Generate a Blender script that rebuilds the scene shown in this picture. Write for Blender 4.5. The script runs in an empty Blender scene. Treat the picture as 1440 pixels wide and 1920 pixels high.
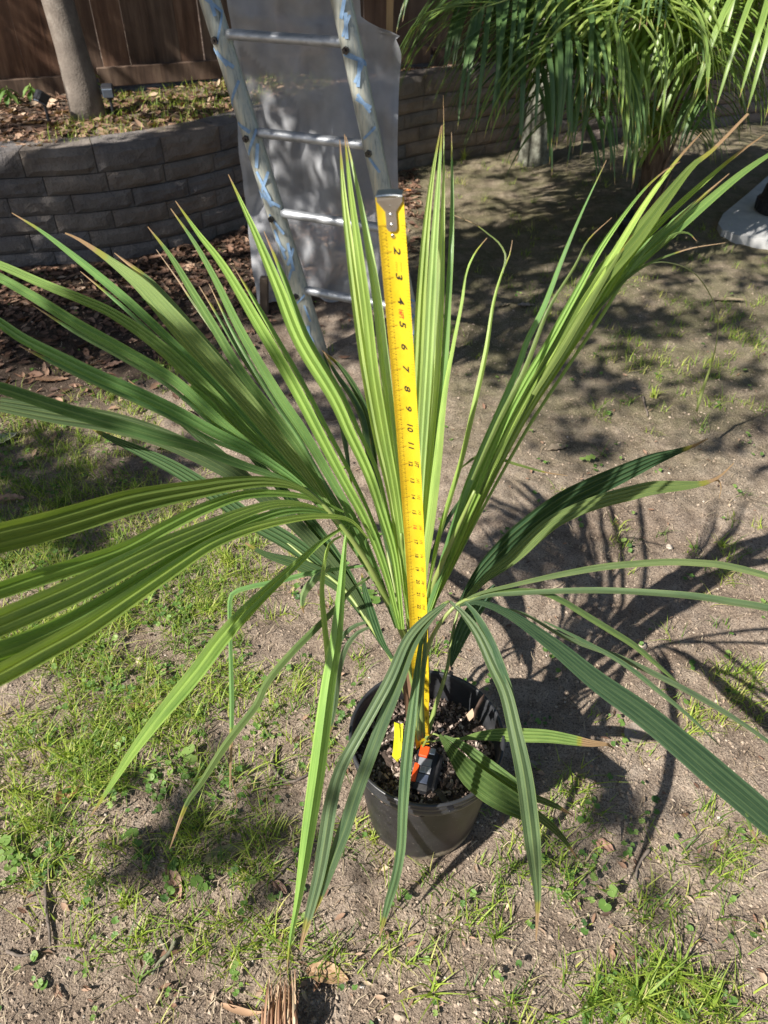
import bpy, math, random
import numpy as np
from mathutils import Vector, Matrix, Euler
PI=math.pi; R=math.radians
sc=bpy.context.scene; COL=sc.collection
random.seed(7); rng=np.random.default_rng(7)

# ---------------------------------------------------------------- camera
PITCH=R(40.5); FPX=1400.0; CH=1.34
cam_d=bpy.data.cameras.new('camera'); cam=bpy.data.objects.new('camera',cam_d); COL.objects.link(cam)
cam.location=(0,0,CH); cam.rotation_euler=(R(90)-PITCH,0,0)
cam_d.sensor_fit='VERTICAL'; cam_d.sensor_height=36; cam_d.lens=36*FPX/1920
cam_d.clip_start=.02; cam_d.clip_end=500
cam_d.dof.use_dof=True; cam_d.dof.focus_distance=1.25; cam_d.dof.aperture_fstop=8.0
sc.camera=cam
# ---------------------------------------------------------------- world + sun
SUN_EL=R(42); SH_AZ=R(38)            # shadows fall towards +X rotated by SH_AZ
w=bpy.data.worlds.new('World'); sc.world=w; w.use_nodes=True
wn=w.node_tree; wn.nodes.clear()
sky=wn.nodes.new('ShaderNodeTexSky'); sky.sky_type='NISHITA'; sky.sun_disc=False
sky.sun_elevation=SUN_EL
sd=Vector((-math.cos(SH_AZ)*math.cos(SUN_EL),-math.sin(SH_AZ)*math.cos(SUN_EL),math.sin(SUN_EL)))  # towards the sun
sky.sun_rotation=math.atan2(sd.x,sd.y)
bg=wn.nodes.new('ShaderNodeBackground'); bg.inputs[1].default_value=.05
wo=wn.nodes.new('ShaderNodeOutputWorld'); wn.links.new(sky.outputs[0],bg.inputs[0]); wn.links.new(bg.outputs[0],wo.inputs[0])
sl=bpy.data.lights.new('sun','SUN'); sl.energy=5.0; sl.angle=R(.53); sl.color=(1,.94,.85)
so=bpy.data.objects.new('sun',sl); COL.objects.link(so); so.rotation_euler=(-sd).to_track_quat('-Z','Y').to_euler(); so.location=(-3,-3,6)
sc.view_settings.view_transform='Standard'; sc.view_settings.look='None'; sc.view_settings.exposure=.88; sc.view_settings.gamma=1
sc.render.engine='CYCLES'; sc.render.resolution_x=768; sc.render.resolution_y=1024
sc.cycles.max_bounces=8; sc.cycles.transparent_max_bounces=12

# ---------------------------------------------------------------- helpers
CP,SP=math.cos(PITCH),math.sin(PITCH)
def ray(u,v):
    a=(u-720)/FPX; b=-(v-960)/FPX
    return Vector((a,CP+b*SP,-SP+b*CP))
def P(u,v,z): return Vector((0,0,CH))+ray(u,v)*z
def G(u,v,h=0):
    r=ray(u,v); return Vector((0,0,CH))+r*((h-CH)/r.z)
def tag(o,label=None,cat=None,group=None,kind=None):
    if label: o['label']=label
    if cat: o['category']=cat
    if group: o['group']=group
    if kind: o['kind']=kind
    return o
def empty(name,loc,label,cat,group=None):
    o=bpy.data.objects.new(name,None); COL.objects.link(o); o.location=loc; o.empty_display_size=.05
    return tag(o,label,cat,group)
def mk(name,V,F,mat,parent=None,smooth=True,uv=None,color=None,attr=None):
    me=bpy.data.meshes.new(name); me.from_pydata([tuple(x) for x in V],[],[tuple(f) for f in F])
    me.materials.append(mat)
    if uv is not None:
        l=me.uv_layers.new(name='UVMap'); li=np.empty(len(me.loops),dtype=np.int32); me.loops.foreach_get('vertex_index',li)
        l.data.foreach_set('uv',np.asarray(uv,dtype=np.float32)[li].ravel())
    if attr is not None:
        a=me.attributes.new('tint','FLOAT','POINT'); a.data.foreach_set('value',np.asarray(attr,dtype=np.float32))
    if smooth: me.polygons.foreach_set('use_smooth',[True]*len(me.polygons))
    me.update()
    o=bpy.data.objects.new(name,me); COL.objects.link(o)
    if parent is not None:
        o.parent=parent; par=parent
        off=Vector((0,0,0))
        while par is not None: off+=par.location; par=par.parent
        me.transform(Matrix.Translation(-off))
    if color: o.color=color
    return o
class MB:
    def __init__(s): s.V=[];s.F=[];s.A=[]
    def add(s,V,F,a=0.):
        n=len(s.V); s.V+=[tuple(v) for v in V]; s.F+=[tuple(i+n for i in f) for f in F]; s.A+=[a]*len(V)
    def box(s,c,size,M=None,a=0.,bev=0.):
        x,y,z=[q/2 for q in size]; c=Vector(c)
        if bev<=0:
            V=[Vector((i*x,j*y,k*z)) for i in(-1,1) for j in(-1,1) for k in(-1,1)]
            F=[(0,1,3,2),(4,6,7,5),(0,4,5,1),(2,3,7,6),(0,2,6,4),(1,5,7,3)]
        else:
            b=bev;V=[];idx={}
            for i in(-1,1):
                for j in(-1,1):
                    for k in(-1,1):
                        for ax in range(3):
                            p=[i*(x-(b if ax!=0 else 0)),j*(y-(b if ax!=1 else 0)),k*(z-(b if ax!=2 else 0))]
                            idx[(i,j,k,ax)]=len(V);V.append(Vector(p))
            F=[]
            for ax in range(3):
                o1,o2=[q for q in range(3) if q!=ax]
                for sg in(-1,1):
                    ring=[]
                    for (p,q) in((-1,-1),(1,-1),(1,1),(-1,1)):
                        t=[0,0,0];t[ax]=sg;t[o1]=p;t[o2]=q;ring.append(idx[(*t,ax)])
                    F.append(ring if (sg>0)==(ax!=1) else ring[::-1])
                for p in(-1,1):
                    for q in(-1,1):
                        t0=[0,0,0];t0[ax]=-1;t0[o1]=p;t0[o2]=q;t1=list(t0);t1[ax]=1
                        f=[idx[(*t0,o1)],idx[(*t1,o1)],idx[(*t1,o2)],idx[(*t0,o2)]]
                        F.append(f if (p*q>0)==(ax!=1) else f[::-1])
            for i in(-1,1):
                for j in(-1,1):
                    for k in(-1,1):
                        f=[idx[(i,j,k,0)],idx[(i,j,k,1)],idx[(i,j,k,2)]]
                        F.append(f if i*j*k>0 else f[::-1])
        V=[(M@v if M else v)+c for v in V]; s.add(V,F,a)
    def tube(s,pts,rad,n=8,cap=True,a=0.,flat=1.):
        pts=[Vector(p) for p in pts]; m=len(pts)
        if not hasattr(rad,'__len__'): rad=[rad]*m
        V=[];F=[];prev=None
        for i,p in enumerate(pts):
            t=(pts[min(i+1,m-1)]-pts[max(i-1,0)]).normalized()
            if prev is None: x=t.orthogonal().normalized()
            else:
                x=prev-t*prev.dot(t); x=x.normalized() if x.length>1e-6 else t.orthogonal().normalized()
            prev=x; y=t.cross(x)
            for k in range(n):
                an=2*PI*k/n; V.append(p+(x*math.cos(an)+y*math.sin(an)*flat)*rad[i])
        for i in range(m-1):
            for k in range(n): F.append((i*n+k,i*n+(k+1)%n,(i+1)*n+(k+1)%n,(i+1)*n+k))
        if cap: F.append(tuple(range(n))[::-1]); F.append(tuple((m-1)*n+k for k in range(n)))
        s.add(V,F,a)
    def lathe(s,prof,c=(0,0,0),n=64,a=0.,closed=False):
        V=[];F=[];m=len(prof)
        for (r,z) in prof:
            for k in range(n): V.append(Vector((c[0]+r*math.cos(2*PI*k/n),c[1]+r*math.sin(2*PI*k/n),c[2]+z)))
        for i in range(m-1):
            for k in range(n): F.append((i*n+k,i*n+(k+1)%n,(i+1)*n+(k+1)%n,(i+1)*n+k))
        s.add(V,F,a)
    def build(s,name,mat,parent=None,smooth=False,color=None):
        return mk(name,s.V,s.F,mat,parent,smooth,attr=s.A,color=color)
def cr(pts,n):
    """catmull-rom through tuples, n samples equally spaced in arc length"""
    pts=[np.array(p,float) for p in pts]
    if len(pts)==2: pts=[pts[0],(pts[0]+pts[1])/2,pts[1]]
    ext=[2*pts[0]-pts[1]]+pts+[2*pts[-1]-pts[-2]]; out=[]
    for i in range(1,len(ext)-2):
        p0,p1,p2,p3=ext[i-1:i+3]
        for t in np.linspace(0,1,16,endpoint=False):
            out.append(.5*((2*p1)+(-p0+p2)*t+(2*p0-5*p1+4*p2-p3)*t*t+(-p0+3*p1-3*p2+p3)*t**3))
    out.append(pts[-1]); out=np.array(out)
    d=np.r_[0,np.cumsum(np.linalg.norm(np.diff(out,axis=0),axis=1))]
    s=np.linspace(0,d[-1],n)
    return np.stack([np.interp(s,d,out[:,k]) for k in range(out.shape[1])],1)
def hsh(ix,iy,s):
    v=np.sin(ix*127.1+iy*311.7+s*74.7)*43758.5453; return v-np.floor(v)
def vnoise(x,y,s=0):
    ix=np.floor(x);iy=np.floor(y);fx=x-ix;fy=y-iy;fx=fx*fx*(3-2*fx);fy=fy*fy*(3-2*fy)
    a=hsh(ix,iy,s);b=hsh(ix+1,iy,s);c=hsh(ix,iy+1,s);d=hsh(ix+1,iy+1,s)
    return (a+(b-a)*fx)*(1-fy)+(c+(d-c)*fx)*fy
def gh(x,y):
    x=np.asarray(x,float);y=np.asarray(y,float)
    h=.022*(vnoise(x*1.3,y*1.3,1)-.5)+.014*(vnoise(x*5,y*5,2)-.5)
    h=h+.012*(vnoise(x*16,y*16,3)-.5)+.009*(vnoise(x*38,y*38,4)-.5)
    d=np.hypot(x-.07,y-.707); return h*np.clip((d-.09)/.08,0,1)
def ghf(x,y): return float(gh(x,y))
TH=.46                                   # terrace height
def th(x,y): return TH-.02+.05*(vnoise(np.asarray(x,float)*2,np.asarray(y,float)*2,9)-.5)+.02*(vnoise(np.asarray(x,float)*9,np.asarray(y,float)*9,5)-.5)

# ---------------------------------------------------------------- materials
def newmat(name):
    m=bpy.data.materials.new(name); m.use_nodes=True; nt=m.node_tree; nt.nodes.clear()
    o=nt.nodes.new('ShaderNodeOutputMaterial'); b=nt.nodes.new('ShaderNodeBsdfPrincipled'); nt.links.new(b.outputs[0],o.inputs[0])
    return m,nt,b,o
def N(nt,t,**k):
    n=nt.nodes.new(t)
    for a,v in k.items(): setattr(n,a,v)
    return n
def noise(nt,co,scale,detail=4,rough=.6):
    n=N(nt,'ShaderNodeTexNoise'); n.inputs['Scale'].default_value=scale; n.inputs['Detail'].default_value=detail; n.inputs['Roughness'].default_value=rough
    if co is not None: nt.links.new(co,n.inputs['Vector'])
    return n.outputs['Fac']
def ramp(nt,fac,stops):
    r=N(nt,'ShaderNodeValToRGB'); e=r.color_ramp.elements
    while len(e)<len(stops): e.new(.5)
    for i,(p,c) in enumerate(stops): e[i].position=p; e[i].color=(*c,1) if len(c)==3 else c
    nt.links.new(fac,r.inputs[0]); return r.outputs[0]
def mix(nt,f,a,b,mode='MIX'):
    m=N(nt,'ShaderNodeMix',data_type='RGBA',blend_type=mode)
    for s,v in((0,f),(6,a),(7,b)):
        if isinstance(v,(int,float)): m.inputs[s].default_value=v
        elif isinstance(v,tuple): m.inputs[s].default_value=(*v,1)
        else: nt.links.new(v,m.inputs[s])
    return m.outputs[2]
def mth(nt,op,a,b=0.,c=0.):
    m=N(nt,'ShaderNodeMath',operation=op)
    for s,v in((0,a),(1,b),(2,c)):
        if isinstance(v,(int,float)): m.inputs[s].default_value=v
        else: nt.links.new(v,m.inputs[s])
    return m.outputs[0]
def bump(nt,b,h,dist,strength=1.):
    n=N(nt,'ShaderNodeBump'); n.inputs['Distance'].default_value=dist; n.inputs['Strength'].default_value=strength
    nt.links.new(h,n.inputs['Height']); nt.links.new(n.outputs[0],b.inputs['Normal'])
def coords(nt,kind='Object',scale=None):
    t=N(nt,'ShaderNodeTexCoord'); o=t.outputs[kind]
    if scale:
        m=N(nt,'ShaderNodeMapping'); m.inputs['Scale'].default_value=scale; nt.links.new(o,m.inputs[0]); o=m.outputs[0]
    return o
def attr(nt,name='tint'):
    a=N(nt,'ShaderNodeAttribute'); a.attribute_name=name; return a.outputs['Fac']
def simple(name,c1,c2,scale,rough=.7,bd=.001,metal=0.,sc3=None,spec=None):
    m,nt,b,o=newmat(name); co=coords(nt,'Object',sc3)
    f=noise(nt,co,scale); nt.links.new(ramp(nt,f,[(.3,c1),(.7,c2)]),b.inputs['Base Color'])
    b.inputs['Roughness'].default_value=rough; b.inputs['Metallic'].default_value=metal
    if spec is not None: b.inputs['Specular IOR Level'].default_value=spec
    if bd: bump(nt,b,f,bd)
    return m
def leafmat(name,vein=.35,trans=.35):
    m,nt,b,o=newmat(name)
    oi=N(nt,'ShaderNodeObjectInfo'); base=oi.outputs['Color']; dry=oi.outputs['Alpha']
    uvn=N(nt,'ShaderNodeUVMap'); sx=N(nt,'ShaderNodeSeparateXYZ'); nt.links.new(uvn.outputs[0],sx.inputs[0]); u,v=sx.outputs[0],sx.outputs[1]
    # veins: fine lines along the leaf (u counts pleats)
    st=N(nt,'ShaderNodeCombineXYZ'); nt.links.new(mth(nt,'MULTIPLY',u,9.),st.inputs[0]); nt.links.new(mth(nt,'MULTIPLY',v,2.5),st.inputs[1])
    nt.links.new(mth(nt,'MULTIPLY',oi.outputs['Random'],50.),st.inputs[2])
    f1=noise(nt,st.outputs[0],1.2,3,.6)
    st2=N(nt,'ShaderNodeCombineXYZ'); nt.links.new(mth(nt,'MULTIPLY',u,.9),st2.inputs[0]); nt.links.new(mth(nt,'MULTIPLY',v,7.),st2.inputs[1])
    nt.links.new(mth(nt,'MULTIPLY',oi.outputs['Random'],31.),st2.inputs[2])
    f2=noise(nt,st2.outputs[0],1.,4,.6)
    c=mix(nt,ramp(nt,f1,[(.35,(0,0,0)),(.75,(1,1,1))]),base,mix(nt,.12,mix(nt,1.,base,(1.75,1.6,1.7),'MULTIPLY'),(.42,.5,.25)))
    c=mix(nt,mth(nt,'MULTIPLY',ramp(nt,f2,[(.45,(0,0,0)),(.8,(1,1,1))]),.7),c,mix(nt,1.,base,(.45,.6,.7),'MULTIPLY'))
    # midrib: at integer u
    fr=mth(nt,'ABSOLUTE',mth(nt,'SUBTRACT',mth(nt,'FRACT',mth(nt,'ADD',u,.5)),.5))
    rib=mth(nt,'LESS_THAN',fr,.07)
    c=mix(nt,mth(nt,'MULTIPLY',rib,vein),c,mix(nt,.45,mix(nt,1.,base,(2.2,1.9,1.8),'MULTIPLY'),(.42,.50,.16)))
    # dry tip
    st3=N(nt,'ShaderNodeCombineXYZ'); nt.links.new(mth(nt,'MULTIPLY',u,3.),st3.inputs[0]); nt.links.new(mth(nt,'MULTIPLY',v,38.),st3.inputs[1]); nt.links.new(mth(nt,'MULTIPLY',oi.outputs['Random'],77.),st3.inputs[2])
    dsp=noise(nt,st3.outputs[0],1.6,4,.7)
    c=mix(nt,ramp(nt,dsp,[(.66,(0,0,0)),(.74,(.5,.5,.5))]),c,(.40,.42,.26))
    c=mix(nt,ramp(nt,dsp,[(.22,(.55,.55,.55)),(.30,(0,0,0))]),c,(.16,.15,.05))
    n3=noise(nt,st.outputs[0],2.,3,.6)
    e=mth(nt,'ADD',v,mth(nt,'MULTIPLY',mth(nt,'SUBTRACT',n3,.5),.06))
    edge=mth(nt,'SUBTRACT',1.06,dry)
    d1=mth(nt,'GREATER_THAN',e,edge); d0=mth(nt,'GREATER_THAN',e,mth(nt,'SUBTRACT',edge,.03))
    c=mix(nt,mth(nt,'MULTIPLY',d0,.6),c,(.42,.36,.06))
    c=mix(nt,d1,c,(.42,.29,.17))
    nt.links.new(c,b.inputs['Base Color']); b.inputs['Roughness'].default_value=.38; b.inputs['Specular IOR Level'].default_value=.6
    bump(nt,b,f1,.0006,.6)
    t=N(nt,'ShaderNodeBsdfTranslucent'); nt.links.new(mix(nt,1.,c,(1.,1.,.35),'MULTIPLY'),t.inputs[0])
    ms=N(nt,'ShaderNodeMixShader'); ms.inputs[0].default_value=trans
    nt.links.new(b.outputs[0],ms.inputs[1]); nt.links.new(t.outputs[0],ms.inputs[2]); nt.links.new(ms.outputs[0],o.inputs[0])
    return m
def tintmat(name,stops,rough=.7,trans=0.,bscale=0):
    m,nt,b,o=newmat(name); c=ramp(nt,attr(nt),stops); nt.links.new(c,b.inputs['Base Color']); b.inputs['Roughness'].default_value=rough
    if bscale: bump(nt,b,noise(nt,coords(nt),bscale),.001)
    if trans:
        t=N(nt,'ShaderNodeBsdfTranslucent'); nt.links.new(mix(nt,1.,c,(1.2,1.2,.5),'MULTIPLY'),t.inputs[0])
        ms=N(nt,'ShaderNodeMixShader'); ms.inputs[0].default_value=trans
        nt.links.new(b.outputs[0],ms.inputs[1]); nt.links.new(t.outputs[0],ms.inputs[2]); nt.links.new(ms.outputs[0],o.inputs[0])
    return m
def soilmat(name,stops,dark=.5,zones=False):
    m,nt,b,o=newmat(name); co=coords(nt)
    big=noise(nt,co,2.2,6,.6); mid=noise(nt,co,22,6,.65); fine=noise(nt,co,260,5,.7)
    c=ramp(nt,mid,stops)
    c=mix(nt,ramp(nt,big,[(.4,(0,0,0)),(.62,(.8,.8,.8))]),c,mix(nt,1.,c,(.58,.55,.52),'MULTIPLY'))
    pat=noise(nt,co,5.5,4,.55); c=mix(nt,ramp(nt,pat,[(.5,(0,0,0)),(.66,(.5,.5,.5))]),c,(.50,.41,.32))
    c=mix(nt,ramp(nt,fine,[(.38,(dark,dark,dark)),(.52,(0,0,0))]),c,(.07,.05,.04))  # crevice shade put into the colour at the low points of the fine bump
    vo=N(nt,'ShaderNodeTexVoronoi'); vo.inputs['Scale'].default_value=170; nt.links.new(co,vo.inputs['Vector'])
    c=mix(nt,ramp(nt,vo.outputs['Distance'],[(.10,(.45,.45,.45)),(.17,(0,0,0))]),c,(.40,.34,.27))
    if zones:
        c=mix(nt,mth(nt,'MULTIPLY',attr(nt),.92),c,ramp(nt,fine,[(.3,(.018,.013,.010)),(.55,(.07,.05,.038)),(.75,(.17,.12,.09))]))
        ma=noise(nt,co,6,5,.7); c=mix(nt,mth(nt,'MULTIPLY',attr(nt,'thatch'),ramp(nt,ma,[(.35,(.25,.25,.25)),(.6,(.85,.85,.85))])),c,ramp(nt,fine,[(.35,(.06,.06,.03)),(.5,(.15,.145,.075)),(.7,(.30,.27,.17))]))
    nt.links.new(c,b.inputs['Base Color']); b.inputs['Roughness'].default_value=.95; b.inputs['Specular IOR Level'].default_value=.15
    h=mth(nt,'ADD',mth(nt,'MULTIPLY',mid,1.6),mth(nt,'MULTIPLY',fine,.6)); bump(nt,b,h,.010,1.)
    return m
M={}
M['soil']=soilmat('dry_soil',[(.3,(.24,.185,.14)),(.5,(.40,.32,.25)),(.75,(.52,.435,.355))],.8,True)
M['terrace']=soilmat('terrace_soil',[(.3,(.06,.045,.035)),(.55,(.14,.10,.08)),(.75,(.25,.19,.14))],.8)
M['leaf']=leafmat('palm_leaf',.35,.42); M['bgleaf']=leafmat('far_palm_leaf',.2,.35)
M['clod']=tintmat('soil_crumbs',[(0,(.13,.095,.07)),(.5,(.34,.265,.20)),(.9,(.45,.37,.29)),(1,(.58,.52,.45))],.95)
M['grass']=tintmat('grass_blades',[(0,(.05,.10,.018)),(.4,(.15,.26,.035)),(.75,(.38,.48,.07)),(.9,(.50,.50,.15)),(1,(.48,.40,.22))],.55,.35)
M['clover']=tintmat('weed_leaves',[(0,(.05,.12,.03)),(.5,(.13,.25,.05)),(1,(.28,.40,.11))],.55,.3)
M['straw']=tintmat('straw_bits',[(0,(.10,.07,.045)),(.5,(.26,.20,.13)),(1,(.48,.40,.28))],.85)
M['litter']=tintmat('leaf_litter_mix',[(0,(.06,.035,.025)),(.4,(.20,.11,.07)),(.75,(.38,.25,.17)),(1,(.55,.42,.30))],.75,.1)
M['shade']=tintmat('tree_leaves',[(0,(.03,.06,.015)),(1,(.07,.12,.03))],.5,.12)

def ribbon(name,pts,widths,pleats=2,z=None,roll=0.,color=(.1,.22,.05),dry=.02,mat=None,parent=None,amp=.52,seg=None,world=None,twist=0.,curl=0.,face=.6):
    """pleated leaf: pts are (u,v) photo pixels given depths z along the leaf; widths in photo px, spread evenly"""
    L=sum(math.dist(pts[i],pts[i+1]) for i in range(len(pts)-1))
    seg=seg or max(14,min(60,int(L/14)))
    q=cr(pts,seg); tt=np.linspace(0,1,seg)
    zz=np.interp(tt,np.linspace(0,1,len(z)),z)
    # smooth depth profile
    for _ in range(max(2,seg//6)): zz[1:-1]=(zz[:-2]+zz[1:-1]*2+zz[2:])/4
    ww=np.interp(tt,np.linspace(0,1,len(widths)),widths)
    for _ in range(2): ww[1:-1]=(ww[:-2]+ww[1:-1]*2+ww[2:])/4
    C=[P(q[i][0],q[i][1],zz[i]) for i in range(seg)]
    if world: C=[c+Vector(world) for c in C]
    nh=pleats*2; V=[];UV=[];F=[]
    rnd=random.Random(name+str(pts[0])); ph=rnd.random()*6
    Sp=None
    for i,c in enumerate(C):
        T=(C[min(i+1,seg-1)]-C[max(i-1,0)]).normalized()
        vw=(c-Vector((0,0,CH))).normalized(); view=(vw-sd*face).normalized()
        S=T.cross(view)
        if S.length<.05 and Sp is not None: S=Sp.copy()
        S.normalize()
        if Sp is not None and S.dot(Sp)<0: S=-S
        Sp=S.copy(); Nn=S.cross(T).normalized()
        a=R(roll+twist*tt[i]); S2=S*math.cos(a)+Nn*math.sin(a); N2=-S*math.sin(a)+Nn*math.cos(a)
        vp=(vw-T*vw.dot(T)).normalized(); w=ww[i]*zz[i]/FPX/max(.5,abs(N2.dot(vp)))
        pw=w/pleats
        for hk in range(nh):
            for e in (0,.5,1):
                k=hk+e; t=k/nh-.5; un=k/2
                wav=.5-abs(((un)%1)*2-1) if pleats>1 else abs(t)*2-.5
                wav+= .10*math.sin(e*PI)*(1 if hk%2 else -1)
                off=amp*pw*wav+curl*w*(t*t*4)+.02*w*math.sin(tt[i]*9+ph)*t*2
                V.append(c+S2*(w*t)+N2*off); UV.append((un,tt[i]))
    rw=nh*3
    for i in range(seg-1):
        for hk in range(nh):
            for e in (0,1): q0=i*rw+hk*3+e; F.append((q0,q0+1,q0+rw+1,q0+rw))
    o=mk(name,V,F,mat or M['leaf'],parent,True,uv=UV,color=(*color,dry+.06 if dry>0 else 0.))
    return o

# ================================================================ GROUND
def grid(name,xs,ys,hf,mat,kind='structure'):
    X,Y=np.meshgrid(xs,ys); Z=hf(X,Y); nx,ny=len(xs),len(ys)
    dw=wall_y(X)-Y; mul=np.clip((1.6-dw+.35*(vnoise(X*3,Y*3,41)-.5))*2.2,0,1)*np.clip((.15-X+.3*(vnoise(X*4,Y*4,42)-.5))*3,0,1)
    tha=np.clip((Y-1.55+.5*(vnoise(X*3,Y*3,43)-.5))*1.2,0,1)*np.clip((X+.1)*3,0,1)
    V=np.stack([X.ravel(),Y.ravel(),Z.ravel()],1)
    idx=np.arange(nx*ny).reshape(ny,nx)
    F=np.stack([idx[:-1,:-1].ravel(),idx[:-1,1:].ravel(),idx[1:,1:].ravel(),idx[1:,:-1].ravel()],1)
    o=mk(name,V.tolist(),F.tolist(),mat,None,True,attr=mul.ravel()); a=o.data.attributes.new('thatch','FLOAT','POINT'); a.data.foreach_set('value',tha.ravel().astype(np.float32)); o['kind']=kind; return o
# wall path and fence line
wall_path=[(-4.2,2.75),(-3,2.92),(-1.75,3.24),(-1.2,3.36),(-.8,3.63),(-.45,4.05),(-.1,4.5),(.25,4.83),(.6,5.02),(1.0,5.24),(1.7,5.5),(3.2,6.05),(6,7.1)]
wp=cr(wall_path,200)
def wall_y(x): return np.interp(x,wp[:,0],wp[:,1])
def fence_y(x): return 4.42+.38*(np.asarray(x)+2.01)
xs=np.concatenate([np.linspace(-40,-3,12),np.linspace(-2.9,-1.01,60),np.arange(-1.0,1.7,.011),np.linspace(1.71,4,70),np.linspace(4.3,40,14)])
ys=np.concatenate([np.linspace(-20,0,10),np.arange(.1,2.2,.011),np.arange(2.2,6,.03),np.linspace(6.2,60,20)])
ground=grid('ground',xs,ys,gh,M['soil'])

# terrace sheet between the wall and beyond the fence
nx_=160; txs=np.linspace(-4.1,5.8,nx_); V=[];F=[];ny_=44
for i,x in enumerate(txs):
    y0=float(wall_y(x))+.07; y1=float(fence_y(x))+3
    for j in range(ny_):
        y=y0+(y1-y0)*(j/(ny_-1))**1.5; V.append((x,y,float(th(x,y))))
for i in range(nx_-1):
    for j in range(ny_-1): a=i*ny_+j; F.append((a,a+ny_,a+ny_+1,a+1))
tag(mk('terrace',V,F,M['terrace']),kind='structure')

# ---- soil crumbs, straw, grass, clover, litter (stuff)
PXS=1400.
def inpix(n,u0,u1,v0,v1):
    u=rng.uniform(u0,u1,n); v=rng.uniform(v0,v1,n); return u,v
def unproj(u,v,h=0.):
    a=(u-720)/FPX;b=-(v-960)/FPX; ry=CP+b*SP; rz=-SP+b*CP; t=(h-CH)/rz
    return a*t,ry*t,t
# density fields: (u,v,ru,rv,density)
GR=[(60,900,230,120,1.),(330,1080,190,110,1.),(60,1130,200,150,.8),(200,1200,160,80,.5),(120,1420,170,130,1.),(250,1500,170,110,.9),(60,1560,110,80,.8),(330,1310,140,90,.7),
    (270,1680,110,110,.6),(420,1620,120,70,.5),(520,1330,110,90,.4),(270,730,140,45,.7),(60,790,130,70,.5),(1280,1890,170,70,.9),(1080,1890,80,40,.5),
    (700,1790,120,45,.35),(470,1760,90,60,.35),(560,1230,110,60,.4),(1080,1500,60,60,.45),(930,1700,80,120,.35),(690,1590,50,40,.7),(1240,650,160,70,.45),(1350,620,90,40,.45),
    (1300,740,120,50,.4),(1090,880,50,40,.4),(1390,1250,80,120,.4),(1330,1330,120,80,.25),(1180,1000,80,40,.3),(880,640,90,30,.3),(1000,1550,60,60,.4),(1320,1600,90,60,.35),
    (1400,960,60,40,.3),(150,1000,120,80,.7),(1100,560,260,80,.5),(1350,640,120,60,.7),(1150,420,200,60,.5),(880,310,110,18,.9),(1000,340,200,40,.4),(1200,500,240,60,.3),(1060,1640,60,50,.4),(560,1600,60,60,.25),(750,1230,80,30,.3),(640,640,60,25,.4),(1390,1060,60,60,.3),(1250,1700,120,60,.3)]
GR2=[(60,940,150,110,1.2),(250,780,120,40,.6),(380,1040,110,70,1.5),(300,1120,150,60,1.0),(60,1150,130,70,.8),(150,1440,90,50,1.1),(60,1540,60,60,.8),(30,800,60,50,.8),(330,1340,80,50,.6)]
def dens(u,v,L):
    d=np.zeros_like(u)
    for (cu,cv,ru,rv,k) in L: d+=k*np.exp(-(((u-cu)/ru)**2+((v-cv)/rv)**2))
    return d
def batch_blades(name,X,Y,Zb,Hh,Wd,tint,mat,label,cat,lean=.6,nseg=3):
    V=[];F=[];A=[]
    n=len(X)
    az=rng.uniform(0,2*PI,n); ln=rng.uniform(.1,1,n)*lean
    for i in range(n):
        d=np.array([math.cos(az[i]),math.sin(az[i])]); s=np.array([-d[1],d[0]])*Wd[i]/2
        b=len(V); h=Hh[i]
        for k in range(nseg+1):
            t=k/nseg; r=ln[i]*h*t**1.6*1.3; z=h*(t-.45*ln[i]*t*t); wk=(1-t**1.5)
            cx=X[i]+d[0]*r; cy=Y[i]+d[1]*r; cz=Zb[i]+z
            if k<nseg:
                V.append((cx-s[0]*wk,cy-s[1]*wk,cz)); V.append((cx+s[0]*wk,cy+s[1]*wk,cz)); A+= [tint[i]]*2
            else: V.append((cx,cy,cz)); A.append(tint[i])
        for k in range(nseg-1): F.append((b+2*k,b+2*k+1,b+2*k+3,b+2*k+2))
        F.append((b+2*nseg-2,b+2*nseg-1,b+2*nseg))
    o=mk(name,V,F,mat,None,False,attr=A); return tag(o,label,cat,kind='stuff')
# grass tufts
u,v=inpix(26000,-60,1500,300,2000); d=dens(u,v,GR); gx,gy,_=unproj(u,v); d=d*np.clip((vnoise(gx*9,gy*9,21)*.6+vnoise(gx*22,gy*22,22)*.4-.36)*5,0.03,1.3)+np.clip(dens(u,v,GR2),0,1.6)
keep=rng.random(len(u))<d*.40; u,v=u[keep],v[keep]; X,Y,T=unproj(u,v)
ok=(Y>.25)&(Y<wall_y(X)-.05)&(np.hypot(X-.07,Y-.707)>.115); X,Y,T=X[ok],Y[ok],T[ok]
k=9; Xb=np.repeat(X,k)+rng.normal(0,.012,len(X)*k); Yb=np.repeat(Y,k)+rng.normal(0,.012,len(X)*k)
hb=np.repeat(rng.uniform(.018,.055,len(X)),k)*rng.uniform(.5,1.3,len(Xb)); tb=np.clip(np.repeat(rng.normal(.55,.18,len(X)),k)+rng.normal(0,.14,len(Xb)),0,1)
batch_blades('grass',Xb,Yb,gh(Xb,Yb)-.003,hb,rng.uniform(.0016,.0036,len(Xb)),tb,M['grass'],'short green grass growing in patches over the bare soil','grass',lean=1.1)
print('grass blades',len(Xb))
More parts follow.
